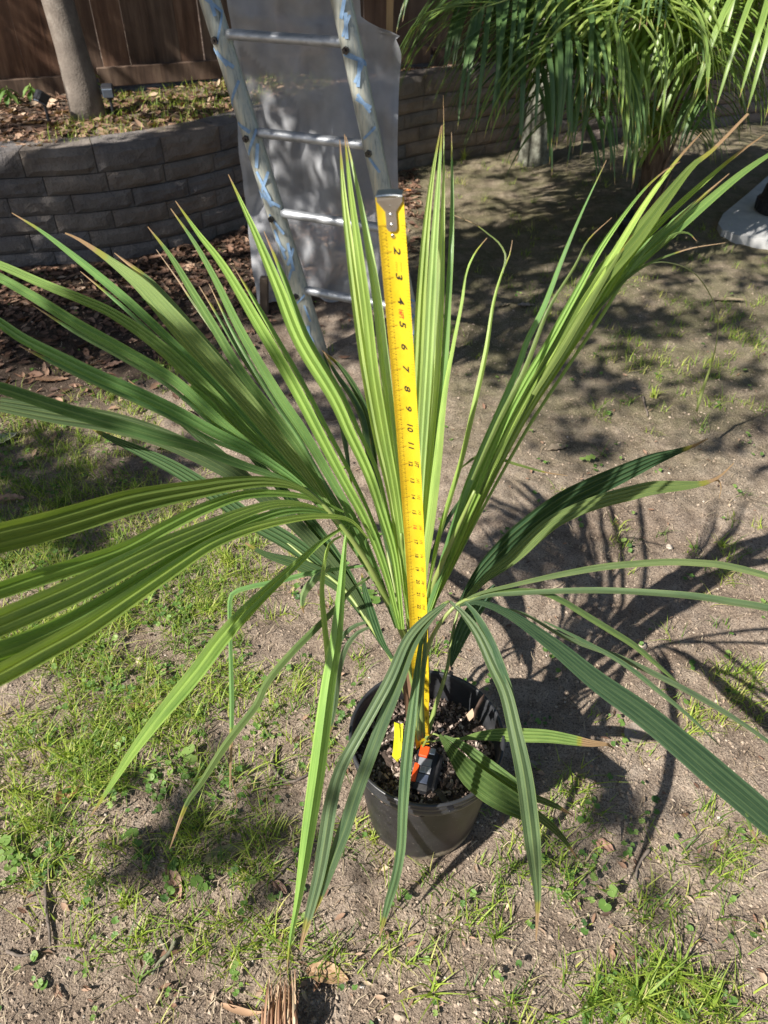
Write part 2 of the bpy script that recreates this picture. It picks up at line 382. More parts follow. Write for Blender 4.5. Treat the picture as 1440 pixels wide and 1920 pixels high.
# dry thatch blades, laid almost flat, mostly brownish, all over
u,v=inpix(16000,-60,1500,300,1990); keep=rng.random(len(u))<(.25+.5*dens(u,v,GR)); u,v=u[keep],v[keep]; X,Y,T=unproj(u,v)
ok=(Y>.25)&(Y<wall_y(X)-.05)&(np.hypot(X-.07,Y-.707)>.11); X,Y=X[ok],Y[ok]
n=len(X); V=[];F=[];A=[]
for i in range(n):
    an=rng.uniform(0,PI); L=rng.uniform(.006,.03); wd=rng.uniform(.0003,.0008); b=len(V); z0=ghf(X[i],Y[i])+.002; z1=z0+rng.uniform(-.001,.012)
    dx,dy=math.cos(an)*L,math.sin(an)*L; sx,sy=-math.sin(an)*wd,math.cos(an)*wd; bx,by=rng.normal(0,.15,2)*L
    for (t,zz) in((0,z0),(.5,(z0+z1)/2+.003),(1,z1)):
        cx=X[i]+dx*t+(bx if t==.5 else 0); cy=Y[i]+dy*t+(by if t==.5 else 0)
        V+=[(cx-sx,cy-sy,zz),(cx+sx,cy+sy,zz)]
    t=rng.random(); A+=[t]*6; F+=[(b,b+1,b+3,b+2),(b+2,b+3,b+5,b+4)]
tag(mk('straw',V,F,M['straw'],None,False,attr=A),'dry straw bits and thatch scattered over the soil','straw',kind='stuff')
# clover / small round leaves
CL=[(60,880,160,70,1.),(300,1180,120,70,.8),(90,1080,150,100,.9),(350,1420,90,80,.9),(180,1380,90,60,.7),(430,1330,80,60,.5),(250,1570,110,70,.8),(40,1600,80,60,.7),(540,1330,90,70,.6),
    (690,1130,40,30,.7),(1280,1870,150,50,.4),(1090,1640,60,60,.5),(1180,880,60,40,.3),(20,480,60,60,1.),(260,700,120,40,.6),(160,560,80,40,.5),(880,1230,40,30,.4),(300,1270,120,60,.6)]
u,v=inpix(30000,-60,1500,380,1990); keep=rng.random(len(u))<dens(u,v,CL)*.28*np.clip((vnoise(unproj(u,v)[0]*12,unproj(u,v)[1]*12,31)-.4)*5,0.05,1.5)+.012; u,v=u[keep],v[keep]; X,Y,T=unproj(u,v)
ok=(Y>.25)&(Y<wall_y(X)-.03)&(np.hypot(X-.07,Y-.707)>.11); X,Y=X[ok],Y[ok]
V=[];F=[];A=[]
def round_leaf(V,F,A,x,y,z,r,tilt,az,t,lob=3):
    b=len(V); Rm=Matrix.Rotation(az,3,'Z')@Matrix.Rotation(tilt,3,'X'); m=12
    V.append(tuple(Vector((x,y,z))+Rm@Vector((0,0,-r*.12)))); A.append(t)
    for k in range(m):
        an=2*PI*k/m; rr=r*(.78+.22*abs(math.cos(an*lob/2)))*(.35 if k==0 else 1); V.append(tuple(Vector((x,y,z))+Rm@Vector((rr*math.cos(an),rr*math.sin(an),r*.1*math.cos(an*lob))))); A.append(t)
    for k in range(m): F.append((b,b+1+k,b+1+(k+1)%m))
for i in range(len(X)):
    for _ in range(rng.integers(1,4)):
        x=X[i]+rng.normal(0,.008); y=Y[i]+rng.normal(0,.008); r=rng.uniform(.003,.0085)
        round_leaf(V,F,A,x,y,ghf(x,y)+rng.uniform(.004,.02),r,rng.uniform(-.5,.5),rng.uniform(0,6.3),float(np.clip(rng.normal(.5,.25),0,1)),rng.choice([2,3,5]))
tag(mk('ground_cover',V,F,M['clover'],None,False,attr=A),'small round leaved weeds spreading low between the grass','ground cover',kind='stuff')
print('clover',len(X))
# crumbs
u,v=inpix(42000,-60,1500,500,1990); X,Y,T=unproj(u,v); ok=(Y>.25)&(Y<wall_y(X)-.03)&(np.hypot(X-.07,Y-.707)>.105); X,Y,T=X[ok],Y[ok],T[ok]
OC=np.array([(1,0,0),(-1,0,0),(0,1,0),(0,-1,0),(0,0,1),(0,0,-1)],float); OF=[(0,2,4),(2,1,4),(1,3,4),(3,0,4),(2,0,5),(1,2,5),(3,1,5),(0,3,5)]
V=[];F=[];A=[]
for i in range(len(X)):
    r=.0011*math.exp(rng.normal(.38,.55)); r=min(r,.0055); b=len(V); z=ghf(X[i],Y[i])+r*.3
    pts=OC*r*rng.uniform(.6,1.3,(6,3)); a=rng.uniform(0,6); c,s=math.cos(a),math.sin(a)
    for p in pts: V.append((X[i]+c*p[0]-s*p[1],Y[i]+s*p[0]+c*p[1],z+p[2]*.8))
    A+=[float(np.clip(rng.normal(.42,.22),0,1))]*6; F+=[tuple(b+q for q in f) for f in OF]
tag(mk('gravel',V,F,M['clod'],None,False,attr=A),'soil crumbs and tiny pebbles strewn over the dry ground','gravel',kind='stuff')
# litter function
def litter(name,X,Y,Z,rmin,rmax,label,tmean=.45,green=0):
    V=[];F=[];A=[]
    for i in range(len(X)):
        L=rng.uniform(rmin,rmax); W=L*rng.uniform(.25,.5); Rm=(Matrix.Rotation(rng.uniform(0,6.3),3,'Z')@Matrix.Rotation(rng.normal(0,.45),3,'X')@Matrix.Rotation(rng.normal(0,.3),3,'Y'))
        b=len(V); c=Vector((X[i],Y[i],Z[i]+.006)); cu=rng.uniform(-.3,.6)*L
        for (s,w) in((-.5,.05),(-.25,.8),(.1,1),(.5,.03)):
            for q in(-1,0,1): V.append(tuple(c+Rm@Vector((s*L,q*w*W/2,cu*s*s+(abs(q)*w*W*.25))))); 
        A+=[float(np.clip(rng.normal(tmean,.25),0,1))]*12
        for k in range(3):
            for q in range(2): a=b+k*3+q; F.append((a,a+1,a+4,a+3))
    return tag(mk(name,V,F,M['litter'],None,True,attr=A),label,'leaf litter',kind='stuff')
n=9000; X=rng.uniform(-2.6,3,n); f=rng.random(n)**1.2; Y=wall_y(X)+.1+f*(fence_y(X)-wall_y(X)-.12); Z=th(X,Y)
litter('leaf_litter',X,Y,Z,.02,.07,'brown dead leaves covering the raised bed below the fence')
n=5500; X=rng.uniform(-2.1,.2,n); Y=wall_y(X)-.06-np.abs(rng.normal(0,.6,n)); Z=gh(X,Y); 
litter('leaf_litter',X,Y,Z,.015,.055,'brown dead leaves and bark along the foot of the stone wall',.3)
n=500; u,v=inpix(n,0,1440,560,1900); X,Y,T=unproj(u,v); ok=np.hypot(X-.07,Y-.707)>.13; X,Y=X[ok],Y[ok]
litter('leaf_litter',X,Y,gh(X,Y),.006,.022,'tiny dead leaf fragments dotted over the bare soil',.6)
# terrace grass
n=2600; X=rng.uniform(-1.5,-.3,n); Y=wall_y(X)+.12+rng.random(n)*(fence_y(X)-wall_y(X)-.2)
batch_blades('grass',X,Y,th(X,Y),rng.uniform(.02,.07,n),rng.uniform(.002,.004,n),np.clip(rng.normal(.6,.2,n),0,1),M['grass'],'thin grass growing through dead leaves on the raised bed','grass',lean=1.)

# ================================================================ RETAINING WALL
m,nt,b,o_=newmat('split_stone'); co=coords(nt)
f=noise(nt,co,9,6,.65); f2=noise(nt,co,90,4,.7); at=attr(nt)
c=ramp(nt,f,[(.3,(.17,.155,.15)),(.6,(.27,.25,.235)),(.8,(.36,.33,.30))])
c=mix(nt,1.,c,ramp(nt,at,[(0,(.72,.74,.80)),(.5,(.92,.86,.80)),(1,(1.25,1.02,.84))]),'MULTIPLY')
st_=noise(nt,co,3.2,5,.6); c=mix(nt,ramp(nt,st_,[(.5,(0,0,0)),(.68,(.6,.6,.6))]),c,(.12,.095,.07))
nt.links.new(c,b.inputs['Base Color']); b.inputs['Roughness'].default_value=.9
bump(nt,b,mth(nt,'ADD',mth(nt,'MULTIPLY',f,2.),mth(nt,'MULTIPLY',f2,.7)),.016,1.); M['stone']=m
wroot=empty('retaining_wall',(-1.2,3.36,0),'low curved retaining wall of rough grey split-face concrete blocks','wall')
def wall_at(s):
    d=np.r_[0,np.cumsum(np.linalg.norm(np.diff(wp,axis=0),axis=1))]
    x=np.interp(s,d,wp[:,0]);y=np.interp(s,d,wp[:,1]); x2=np.interp(s+.02,d,wp[:,0]);y2=np.interp(s+.02,d,wp[:,1])
    t=Vector((x2-x,y2-y,0)).normalized(); return Vector((x,y,0)),t,d[-1]
Ltot=wall_at(0)[2]
def block(mb,s0,s1,z0,z1,setb,depth,rough,a):
    nu,nv=9,5; gap=.0018; s0+=gap;s1-=gap;z0+=gap*.7;z1-=gap*.7
    def ww_(q):
        p,t,_=wall_at(s0+(s1-s0)*q); return p,Vector((t.y,-t.x,0))
    V=[];F=[]; sx=random.random()*90
    for j in range(nv):
        for i in range(nu):
            q=i/(nu-1);r=j/(nv-1); e=min(q,1-q)*(s1-s0)/.03; e2=min(r,1-r)*(z1-z0)/.02; k=min(1,e)*min(1,e2)
            bul=k*rough*(.5+1.1*float(vnoise(q*5+sx,r*3+sx*.7,6))+.5*float(vnoise(q*11+sx,r*7,7)))
            pp,nrm=ww_(q); V.append(pp+nrm*(setb+bul)+Vector((0,0,z0+(z1-z0)*r)))
    for j in range(nv-1):
        for i in range(nu-1): k=j*nu+i; F.append((k,k+1,k+nu+1,k+nu))
    # body behind the face
    n0=len(V)
    for (q,r) in((0,0),(1,0),(1,1),(0,1)): pp,nrm=ww_(q); V.append(pp+nrm*(setb-depth)+Vector((0,0,z0+(z1-z0)*r)))
    bl=[i for i in range(nu)];tp=[(nv-1)*nu+i for i in range(nu)]
    F.append(tuple(bl[::-1]+[n0,n0+1])); F.append(tuple(tp+[n0+2,n0+3]))
    F.append(tuple([j*nu for j in range(nv)]+[n0+3,n0])); F.append(tuple([j*nu+nu-1 for j in range(nv)][::-1]+[n0+1,n0+2])); F.append((n0+1,n0,n0+3,n0+2))
    mb.add(V,F,a)
mb=MB(); ncs=5; ch=.077
back=MB()
for c_ in range(ncs):
    s=-.13*(c_%2)+.01
    while s<Ltot:
        L=.255+random.uniform(-.01,.01)
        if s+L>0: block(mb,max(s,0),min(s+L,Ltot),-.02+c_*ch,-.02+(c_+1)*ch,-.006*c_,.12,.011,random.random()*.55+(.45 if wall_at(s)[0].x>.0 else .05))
        s+=L
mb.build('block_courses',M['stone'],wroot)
mb=MB(); s=.05
while s<Ltot:
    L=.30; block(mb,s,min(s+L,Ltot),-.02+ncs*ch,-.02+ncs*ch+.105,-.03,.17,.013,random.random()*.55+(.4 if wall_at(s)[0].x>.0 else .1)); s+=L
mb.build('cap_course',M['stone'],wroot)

# ================================================================ FENCE
m,nt,b,o_=newmat('weathered_redwood'); co=coords(nt,'Object'); at=attr(nt)
mp=N(nt,'ShaderNodeMapping'); mp.inputs['Scale'].default_value=(9,9,.9); nt.links.new(co,mp.inputs[0])
ad=N(nt,'ShaderNodeVectorMath',operation='ADD'); cx=N(nt,'ShaderNodeCombineXYZ'); nt.links.new(mth(nt,'MULTIPLY',at,40.),cx.inputs[2]); nt.links.new(mth(nt,'MULTIPLY',at,17.),cx.inputs[0]); nt.links.new(mp.outputs[0],ad.inputs[0]); nt.links.new(cx.outputs[0],ad.inputs[1])
f=noise(nt,ad.outputs[0],2.5,6,.7); f3=noise(nt,co,3,3,.5)
c=ramp(nt,f,[(.3,(.05,.032,.023)),(.5,(.12,.08,.056)),(.7,(.24,.18,.13))])
c=mix(nt,ramp(nt,f3,[(.4,(0,0,0)),(.7,(.7,.7,.7))]),c,mix(nt,.6,c,(.26,.21,.17)))
c=mix(nt,1.,c,ramp(nt,at,[(0,(.7,.6,.55)),(.5,(.95,.9,.88)),(1,(1.15,.85,.7))]),'MULTIPLY')
vo=N(nt,'ShaderNodeTexVoronoi'); vo.inputs['Scale'].default_value=1.; 
mp2=N(nt,'ShaderNodeMapping'); mp2.inputs['Scale'].default_value=(7,7,4.5); nt.links.new(co,mp2.inputs[0]); nt.links.new(mp2.outputs[0],vo.inputs['Vector'])
c=mix(nt,ramp(nt,vo.outputs['Distance'],[(.06,(.8,.8,.8)),(.13,(0,0,0))]),c,(.04,.02,.015))
nt.links.new(c,b.inputs['Base Color']); b.inputs['Roughness'].default_value=.85; bump(nt,b,f,.004,.7); M['fence']=m
froot=empty('wooden_fence',(-2.,4.42,.5),'tall brown board fence with low kickboards behind the raised bed','fence')
fd=Vector((1,.38,0)).normalized(); fn=Vector((fd.y,-fd.x,0)); f0=Vector((-4.5,float(fence_y(-4.5)),0)); ang=math.atan2(fd.y,fd.x); Rz=Matrix.Rotation(ang,3,'Z')
mb=MB(); s=0; i=0
while s<9.5:
    w_=random.uniform(.125,.15); tilt=random.uniform(-.006,.006); p=f0+fd*(s+w_/2)+fn*random.uniform(-.003,.003)
    mb.box(p+Vector((0,0,TH+.04+.86)),(w_-random.choice([.0006,.001,.0015,.001,.005]),.016,1.72),Rz@Matrix.Rotation(tilt,3,'Y'),random.random(),bev=.002); s+=w_; i+=1
mb.build('board',M['fence'],froot)
for (s0,s1,dz,hh) in((0,2.98,-.03,.10),(3.16,5.1,.0,.09),(5.13,7.4,-.02,.10),(7.43,9.5,-.02,.10)):
    mb=MB(); p=f0+fd*((s0+s1)/2)+fn*.03; mb.box(p+Vector((0,0,TH+.05+dz)),(s1-s0,.035,hh),Rz,random.random()*.5,bev=.003); mb.build('kickboard',M['fence'],froot)
for s in(.6,3.06,5.5,7.9):
    mb=MB(); p=f0+fd*s-fn*.06; mb.box(p+Vector((0,0,TH+.9)),(.09,.09,1.9),Rz,.4,bev=.004); mb.build('fence_post',M['fence'],froot)
mb=MB(); mb.box(f0+fd*4.75-fn*.03+Vector((0,0,TH+1.55)),(9.5,.036,.09),Rz,.3,bev=.003); mb.build('rail',M['fence'],froot)

# ================================================================ TREES
m,nt,b,o_=newmat('smooth_bark'); co=coords(nt); f=noise(nt,co,14,6,.6); f2=noise(nt,co,110,3,.7)
nt.links.new(ramp(nt,f,[(.3,(.12,.10,.085)),(.55,(.19,.16,.135)),(.75,(.29,.26,.225))]),b.inputs['Base Color']); b.inputs['Roughness'].default_value=.85
bump(nt,b,mth(nt,'ADD',f,f2),.004,.8); M['bark']=m
m,nt,b,o_=newmat('lichen_bark'); co=coords(nt); f=noise(nt,co,20,6,.7); f2=noise(nt,co,60,3,.7)
nt.links.new(ramp(nt,f,[(.35,(.08,.08,.06)),(.5,(.18,.18,.145)),(.62,(.28,.29,.24))]),b.inputs['Base Color']); b.inputs['Roughness'].default_value=.9
bump(nt,b,mth(nt,'ADD',f,f2),.006,.9); M['lichen']=m
def leafcloud(name,pts,parent,size=(.05,.1),mat=None):
    V=[];F=[];A=[]
    for p in pts:
        L=random.uniform(*size); W=L*.5; Rm=Euler((random.uniform(-1,1),random.uniform(-1,1),random.uniform(0,6.3))).to_matrix(); b=len(V)
        for (x,y) in((-.5,0),(-.1,-.5),(.5,0),(-.1,.5)): V.append(Vector(p)+Rm@Vector((x*L,y*W,0)))
        A+=[random.random()]*4; F+=[(b,b+1,b+2),(b,b+2,b+3)]
    return mk(name,V,F,mat or M['shade'],parent,False,attr=A)
def limb_tree(name,base,top,r0,r1,label,mat,limbs,flare=1.25):
    root=empty(name,base,label,'tree'); base=Vector(base);top=Vector(top); mb=MB()
    pts=[base+(top-base)*t+Vector((.015*math.sin(t*7),.012*math.cos(t*5),0)) for t in np.linspace(-.03,1,14)]
    mb.tube(pts,[ (r0+(r1-r0)*i/13)*(flare if i==0 else (1+(flare-1)*.4 if i==1 else 1)) for i in range(14)],14)
    for l in limbs: 
        q=cr([tuple(top-Vector((0,0,.1))),tuple(top.lerp(Vector(l),.5)+Vector((0,0,.15))),tuple(l)],8); mb.tube(q,list(np.linspace(r1*.7,.01,8)),8)
    mb.build('trunk',mat,root,True); return root
# left tree on the terrace
tb=G(165,216,TH+.0); t1=limb_tree('tree',(tb.x,tb.y,TH-.02),(tb.x-.18,tb.y+.05,TH+2.3),.072,.054,'slim tree with smooth grey-brown trunk standing on the raised bed',M['bark'],[(tb.x-1,tb.y-.4,3.6),(tb.x+.8,tb.y+.3,3.7),(tb.x-.1,tb.y+.9,3.9),(tb.x-.3,tb.y-1,3.6)])
pts=[(tb.x-.1+random.gauss(0,.9),tb.y+random.gauss(0,.8),3.7+random.gauss(0,.45)) for _ in range(2600)]
leafcloud('crown',pts,t1)
tb2=G(1000,303); t2=limb_tree('tree',(tb2.x,tb2.y,-.02),(tb2.x+.02,tb2.y+.05,2.2),.088,.07,'pale lichen-covered trunk between the fan palm and the block wall',M['lichen'],[(tb2.x-.8,tb2.y-.3,3.4),(tb2.x+.9,tb2.y+.3,3.5),(tb2.x,tb2.y+.9,3.6)],1.15)
leafcloud('crown',[(tb2.x+random.gauss(0,.9),tb2.y+random.gauss(0,.7),3.4+random.gauss(0,.4)) for _ in range(2000)],t2)

# overhanging tree outside the frame whose leaves throw the dappled shade
SHD=[ # (kind,u,v,ru,rv,count)
 # ground patches in px
 (900,430,190,60,420),(1150,430,240,70,800),(1000,470,160,50,420),(1350,480,160,60,340),(930,520,130,60,340),(640,620,110,40,100),(1000,600,140,60,260),(1180,590,160,40,200),(1300,430,160,60,420),(1150,330,240,40,700),(1380,300,120,40,300),
 (200,560,260,70,520),(60,620,140,60,200),(420,560,120,60,160),(250,640,200,40,120),(1300,700,180,60,120),(1050,700,110,50,90),(700,760,110,40,40),
 (1010,1020,90,40,50),(1040,1000,60,40,40),(760,640,60,30,40),(60,860,140,40,150),(300,880,100,30,70),(120,930,160,40,120),(160,650,180,40,260),(360,660,90,40,120),(560,700,60,30,50),(620,800,60,40,50),(500,760,60,30,40),(60,940,160,50,110),(180,1000,100,40,50),
 (330,1540,90,50,30),(500,1600,70,40,24),(1180,820,120,40,50),(1400,800,80,60,40),(1180,1560,90,30,24)]
tg=[]
for (cu,cv,ru,rv,n) in SHD:
    # clumps of leaves, so that the shade has soft edges and holes
    k=max(3,n//14)
    for _ in range(k):
        c=G(random.gauss(cu,ru*.55),min(1990,max(250,random.gauss(cv,rv*.55)))); hh=random.uniform(2.3,3.6)
        for _ in range(int(n/k*1.5)): tg.append((c+Vector((random.gauss(0,.07),random.gauss(0,.07),0)),hh+random.gauss(0,.1)))
# the wall, terrace and fence lie mostly in shade
for _ in range(700):
    x=random.uniform(-2.5,3.6); fy=float(fence_y(x)); wy=float(wall_y(x)); k=random.random()
    if k<.45: c=Vector((x,fy-.02,random.uniform(.55,1.5)))
    elif k<.72: c=Vector((x,wy-.02,random.uniform(0,.45)))
    else:
        f=random.random(); c=Vector((x,wy+(fy-wy)*f,.46))
        if .45<f<.92 and x<.1 and random.random()<.8: continue
    hh=random.uniform(2.5,3.8)
    for _ in range(24): tg.append((c+Vector((random.gauss(0,.085),0,random.gauss(0,.085))),hh+random.gauss(0,.12)))
# screen and ladder partly shaded
for _ in range(34):
    c=Vector((random.uniform(-.55,.1),2.84,random.uniform(.0,1.3))); hh=random.uniform(2.4,3.4)
    for _ in range(20): tg.append((c+Vector((random.gauss(0,.06),0,random.gauss(0,.06))),hh+random.gauss(0,.1)))
def palmray(c):
    q=c+sd*((.85-c.z)/sd.z); return math.hypot(q.x-1.2,q.y-3.35)<.75
tg=[(c,hh) for c,hh in tg if not (palmray(c) and random.random()<.72)]
pts=[c+sd*((hh-c.z)/sd.z) for c,hh in tg]
t3=limb_tree('tree',(-4.9,1.3,0),(-4.6,1.4,2.0),.14,.11,'spreading garden tree standing left of the camera outside the frame',M['bark'],[(-3.2,1.2,2.9),(-2.6,2.0,3.0),(-3.6,2.3,3.),(-4,.6,3.2),(-2.1,1.5,3.1)])
leafcloud('crown',pts,t3,(.05,.10)); print('shade leaves',len(pts))

# ================================================================ POTTED PALM
PC=Vector((.071,.707,0))
palm=empty('potted_palm',PC,'young palm with pleated green fronds in a round black nursery pot','potted palm')
m,nt,b,o_=newmat('black_nursery_plastic'); co=coords(nt); f=noise(nt,co,30,5,.7); f2=noise(nt,co,7,5,.6); sp=N(nt,'ShaderNodeSeparateXYZ'); nt.links.new(co,sp.inputs[0])
c=ramp(nt,f,[(.35,(.012,.012,.014)),(.6,(.026,.026,.030)),(.8,(.052,.051,.054))])
hgt=mth(nt,'ADD',sp.outputs[2],mth(nt,'MULTIPLY',mth(nt,'SUBTRACT',f2,.5),-.13)); dirt=ramp(nt,mth(nt,'MULTIPLY',hgt,10.),[(.10,(1,1,1)),(.24,(0,0,0))])
c=mix(nt,dirt,c,ramp(nt,f,[(.3,(.26,.21,.15)),(.7,(.42,.36,.26))]))
fs=noise(nt,co,240,2,.5); c=mix(nt,ramp(nt,fs,[(.70,(0,0,0)),(.76,(.6,.6,.6))]),c,(.35,.32,.28))
nt.links.new(c,b.inputs['Base Color']); b.inputs['Roughness'].default_value=.42; bump(nt,b,f,.001,.4); M['pot']=m
M['potrim']=simple('black_pot_rim',(.022,.023,.026),(.05,.052,.058),25,.35,.0005)
mb=MB(); prof=[(.02,.004),(.094,.004),(.100,.012)]
for z in np.linspace(.03,.222,8): prof.append((.100+.022*(z/.222),float(z)))
prof+=[(.1225,.223)]
mb.lathe(prof,PC,96)
pv=[];
for i,vv in enumerate(mb.V):
    a=math.atan2(vv[1]-PC.y,vv[0]-PC.x); k=1+.012*math.sin(3*a+1)*max(0,1-vv[2]/.2); pv.append((PC.x+(vv[0]-PC.x)*k,PC.y+(vv[1]-PC.y)*k,vv[2]))
mb.V=pv
pot=mb.build('pot',M['pot'],palm,True)
mb=MB(); mb.lathe([(.1223,.2130),(.1252,.2140),(.1262,.2180),(.1275,.2262),(.1262,.229),(.1262,.233),(.1285,.2355),(.129,.2405),(.1275,.2425),(.1275,.246),(.1300,.2478),(.1300,.2515),(.1285,.2528),(.1255,.2528),(.1240,.2505),(.1225,.240),(.1232,.236),(.1213,.232),(.1218,.226),(.1200,.220),(.117,.19),(.112,.15)],PC,96)
mb.build('pot_rim',M['potrim'],pot,True)
# soil
V=[];F=[];nr,na=22,72
for i in range(nr):
    r=.1215*(i/(nr-1))
    for k in range(na):
        a=2*PI*k/na; x=PC.x+r*math.cos(a);y=PC.y+r*math.sin(a)
        V.append((x,y,.186+.012*float(vnoise(x*50,y*50,8))+.010*float(vnoise(x*130,y*130,3))-.012*(y-PC.y)/.12))
for i in range(nr-1):
    for k in range(na): F.append((i*na+k,(i+1)*na+k,(i+1)*na+(k+1)%na,i*na+(k+1)%na))
M['psoil']=simple('potting_mix',(.02,.014,.011),(.10,.07,.055),120,.95,.003)
soilo=mk('potting_soil',V,F,M['psoil'],palm)
mb=MB(); 
for _ in range(2400):
    r=.119*math.sqrt(random.random()); a=random.uniform(0,6.3); p=PC+Vector((r*math.cos(a),r*math.sin(a),.199-.012*r*math.sin(a)/.12+random.uniform(-.004,.005)))
    sz=random.uniform(.0015,.0052); mb.box(p,(sz*random.uniform(.8,2.4),sz,sz*random.uniform(.3,.8)),Euler((random.uniform(-1,1),random.uniform(-1,1),random.uniform(0,6))).to_matrix(),random.random())
M['chips']=tintmat('bark_chips_mix',[(0,(.04,.025,.02)),(.45,(.14,.10,.08)),(.75,(.32,.24,.20)),(1,(.52,.44,.38))],.9)
tag(mb.build('bark_chips',M['chips'],soilo),kind='stuff')

BR=(.21,.36,.055); MD=(.125,.26,.06); DK=(.05,.135,.05); BL=(.11,.20,.10); YG=(.30,.44,.08); OL=(.13,.21,.04)
M['petiole']=simple('petiole_green',(.16,.24,.05),(.26,.30,.10),30,.45,.0005,sc3=(1,1,.2))
M['sheath']=simple('brown_leaf_sheath',(.10,.05,.03),(.24,.15,.08),40,.8,.001,sc3=(1,1,.15))
def frond(label,rach,rz,r0=.0055,r1=.0015,mat=None):
    """stalk as a thing part; rach in px with depths"""
    q=cr(rach,22); zz=np.interp(np.linspace(0,1,22),np.linspace(0,1,len(rz)),rz)
    mb=MB(); mb.tube([P(a[0],a[1],z) for a,z in zip(q,zz)],list(np.linspace(r0,r1,22)),8)
    o=mb.build('frond',mat or M['petiole'],palm,True)
    if label: o['label']=label
    return o
LR=random.Random(3)
def lf(fr,pts,w,z,pl=2,roll=0,c=MD,dry=.02,twin=0,**k):
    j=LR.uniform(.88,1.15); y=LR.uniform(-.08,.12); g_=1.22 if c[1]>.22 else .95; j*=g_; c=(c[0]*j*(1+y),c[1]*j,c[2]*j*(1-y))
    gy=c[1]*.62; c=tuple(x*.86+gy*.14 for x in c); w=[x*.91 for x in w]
    o=ribbon('leaflet',pts,w,pl,z,roll,c,dry,parent=fr,**k)
    if twin:
        n=len(pts); cut=max(4,int(n*.86)); p2=[]
        for i,(a,b) in enumerate(pts[:cut]):
            q0=pts[max(0,i-1)];q1=pts[min(n-1,i+1)]; dx,dy=q1[0]-q0[0],q1[1]-q0[1]; l=math.hypot(dx,dy); f=twin*min(1,i/3)
            p2.append((a-dy/l*f,b+dx/l*f))
        ribbon('leaflet',p2,[x*.42 for x in w[:cut-1]]+[1.2],1,[q+.025 for q in z],-roll,(c[0]*.8,c[1]*.85,c[2]*.9),.05,parent=fr,amp=.4)
    return o
# trunk base with brown sheath
mb=MB(); mb.tube([P(782,1350,1.245),P(776,1300,1.205),P(770,1240,1.17),P(766,1190,1.13)],[.011,.010,.008,.006],10)
mb.tube([P(768,1352,1.25),P(762,1290,1.21),P(763,1235,1.17)],[.006,.006,.003],8)
mb.build('stem',M['sheath'],palm,True)

# --- frond A/B: upright spears behind the tape, whitish highlights put into their leaflet colours
A=frond('upright fronds just left of the yellow tape',[(776,1260),(768,1190),(760,1090),(752,1000)],[1.17,1.12,1.06,1.0],.005,.002)
lf(A,[(766,1165),(752,1050),(735,930),(710,820),(688,700),(672,590),(658,480),(645,370),(637,262)],[7,13,18,22,23,22,19,12,1.5],[1.10,.98,.86,.80,.80],2,-14,(.33,.47,.12),.03)
lf(A,[(766,1160),(757,1050),(742,930),(722,820),(702,700),(688,580),(673,470),(658,360),(646,252)],[6,12,17,21,22,21,18,11,1.5],[1.09,.965,.85,.79,.79],2,6,(.27,.42,.08),.025)
lf(A,[(768,1150),(764,1050),(752,920),(736,800),(722,680),(708,560),(690,450),(669,345),(649,256)],[5,10,15,19,21,20,17,9,1.2],[1.09,.975,.86,.80,.80],2,18,(.38,.50,.18),.02)
B=frond('upright fronds just right of the yellow tape',[(785,1270),(783,1200),(784,1110),(790,1000)],[1.17,1.12,1.06,1.0],.005,.002)
lf(B,[(783,1190),(778,1060),(777,930),(778,800),(784,670),(790,550),(800,420),(812,320),(827,236)],[6,12,18,21,22,21,18,10,1.5],[1.11,.99,.88,.82,.83],2,-16,(.28,.43,.10),.02)
lf(B,[(784,1190),(783,1060),(787,930),(795,800),(802,690),(808,570),(815,450),(823,330),(829,234)],[6,11,16,19,21,20,17,10,1.5],[1.11,.985,.875,.815,.82],2,0,(.34,.48,.14),.02)
lf(B,[(785,1190),(790,1050),(798,930),(808,810),(818,690),(825,570),(829,450),(832,330),(832,235),(831,178)],[6,11,16,19,21,20,16,9,2,.8],[1.11,.99,.88,.82,.83],2,10,(.38,.50,.20),.05)
lf(B,[(786,1190),(794,1060),(806,930),(820,800),(832,680),(839,560),(845,450),(847,340),(846,248)],[5,9,12,14,14,13,11,7,1.2],[1.12,1.0,.89,.835,.84],1,30,MD,.02,amp=.34)
# --- frond D: narrow loose leaflets right of the spears
D=frond('pair of long narrow leaflets between the spears and the right frond',[(790,1250),(794,1180),(797,1100)],[1.16,1.11,1.06],.0045,.002)
lf(D,[(790,1180),(794,1075),(807,970),(820,857),(833,740),(851,640),(866,565),(873,515),(890,475),(913,446)],[7,13,17,19,17,12,8,7,5,1.5],[1.1,.98,.9,.86,.86],1,10,YG,.02,amp=.32)
lf(D,[(800,1120),(822,1010),(845,930),(866,860),(890,757),(911,660),(925,570),(942,510),(955,480),(961,450)],[6,8,10,10,10,11,10,7,5,1],[1.06,.97,.9,.88,.88],1,-20,BR,.03,amp=.34)
lf(D,[(942,512),(948,480),(935,455),(917,440),(890,420),(852,404)],[4,4,3,2,1.5,1],[.88,.88],1,0,OL,.3,amp=.1)
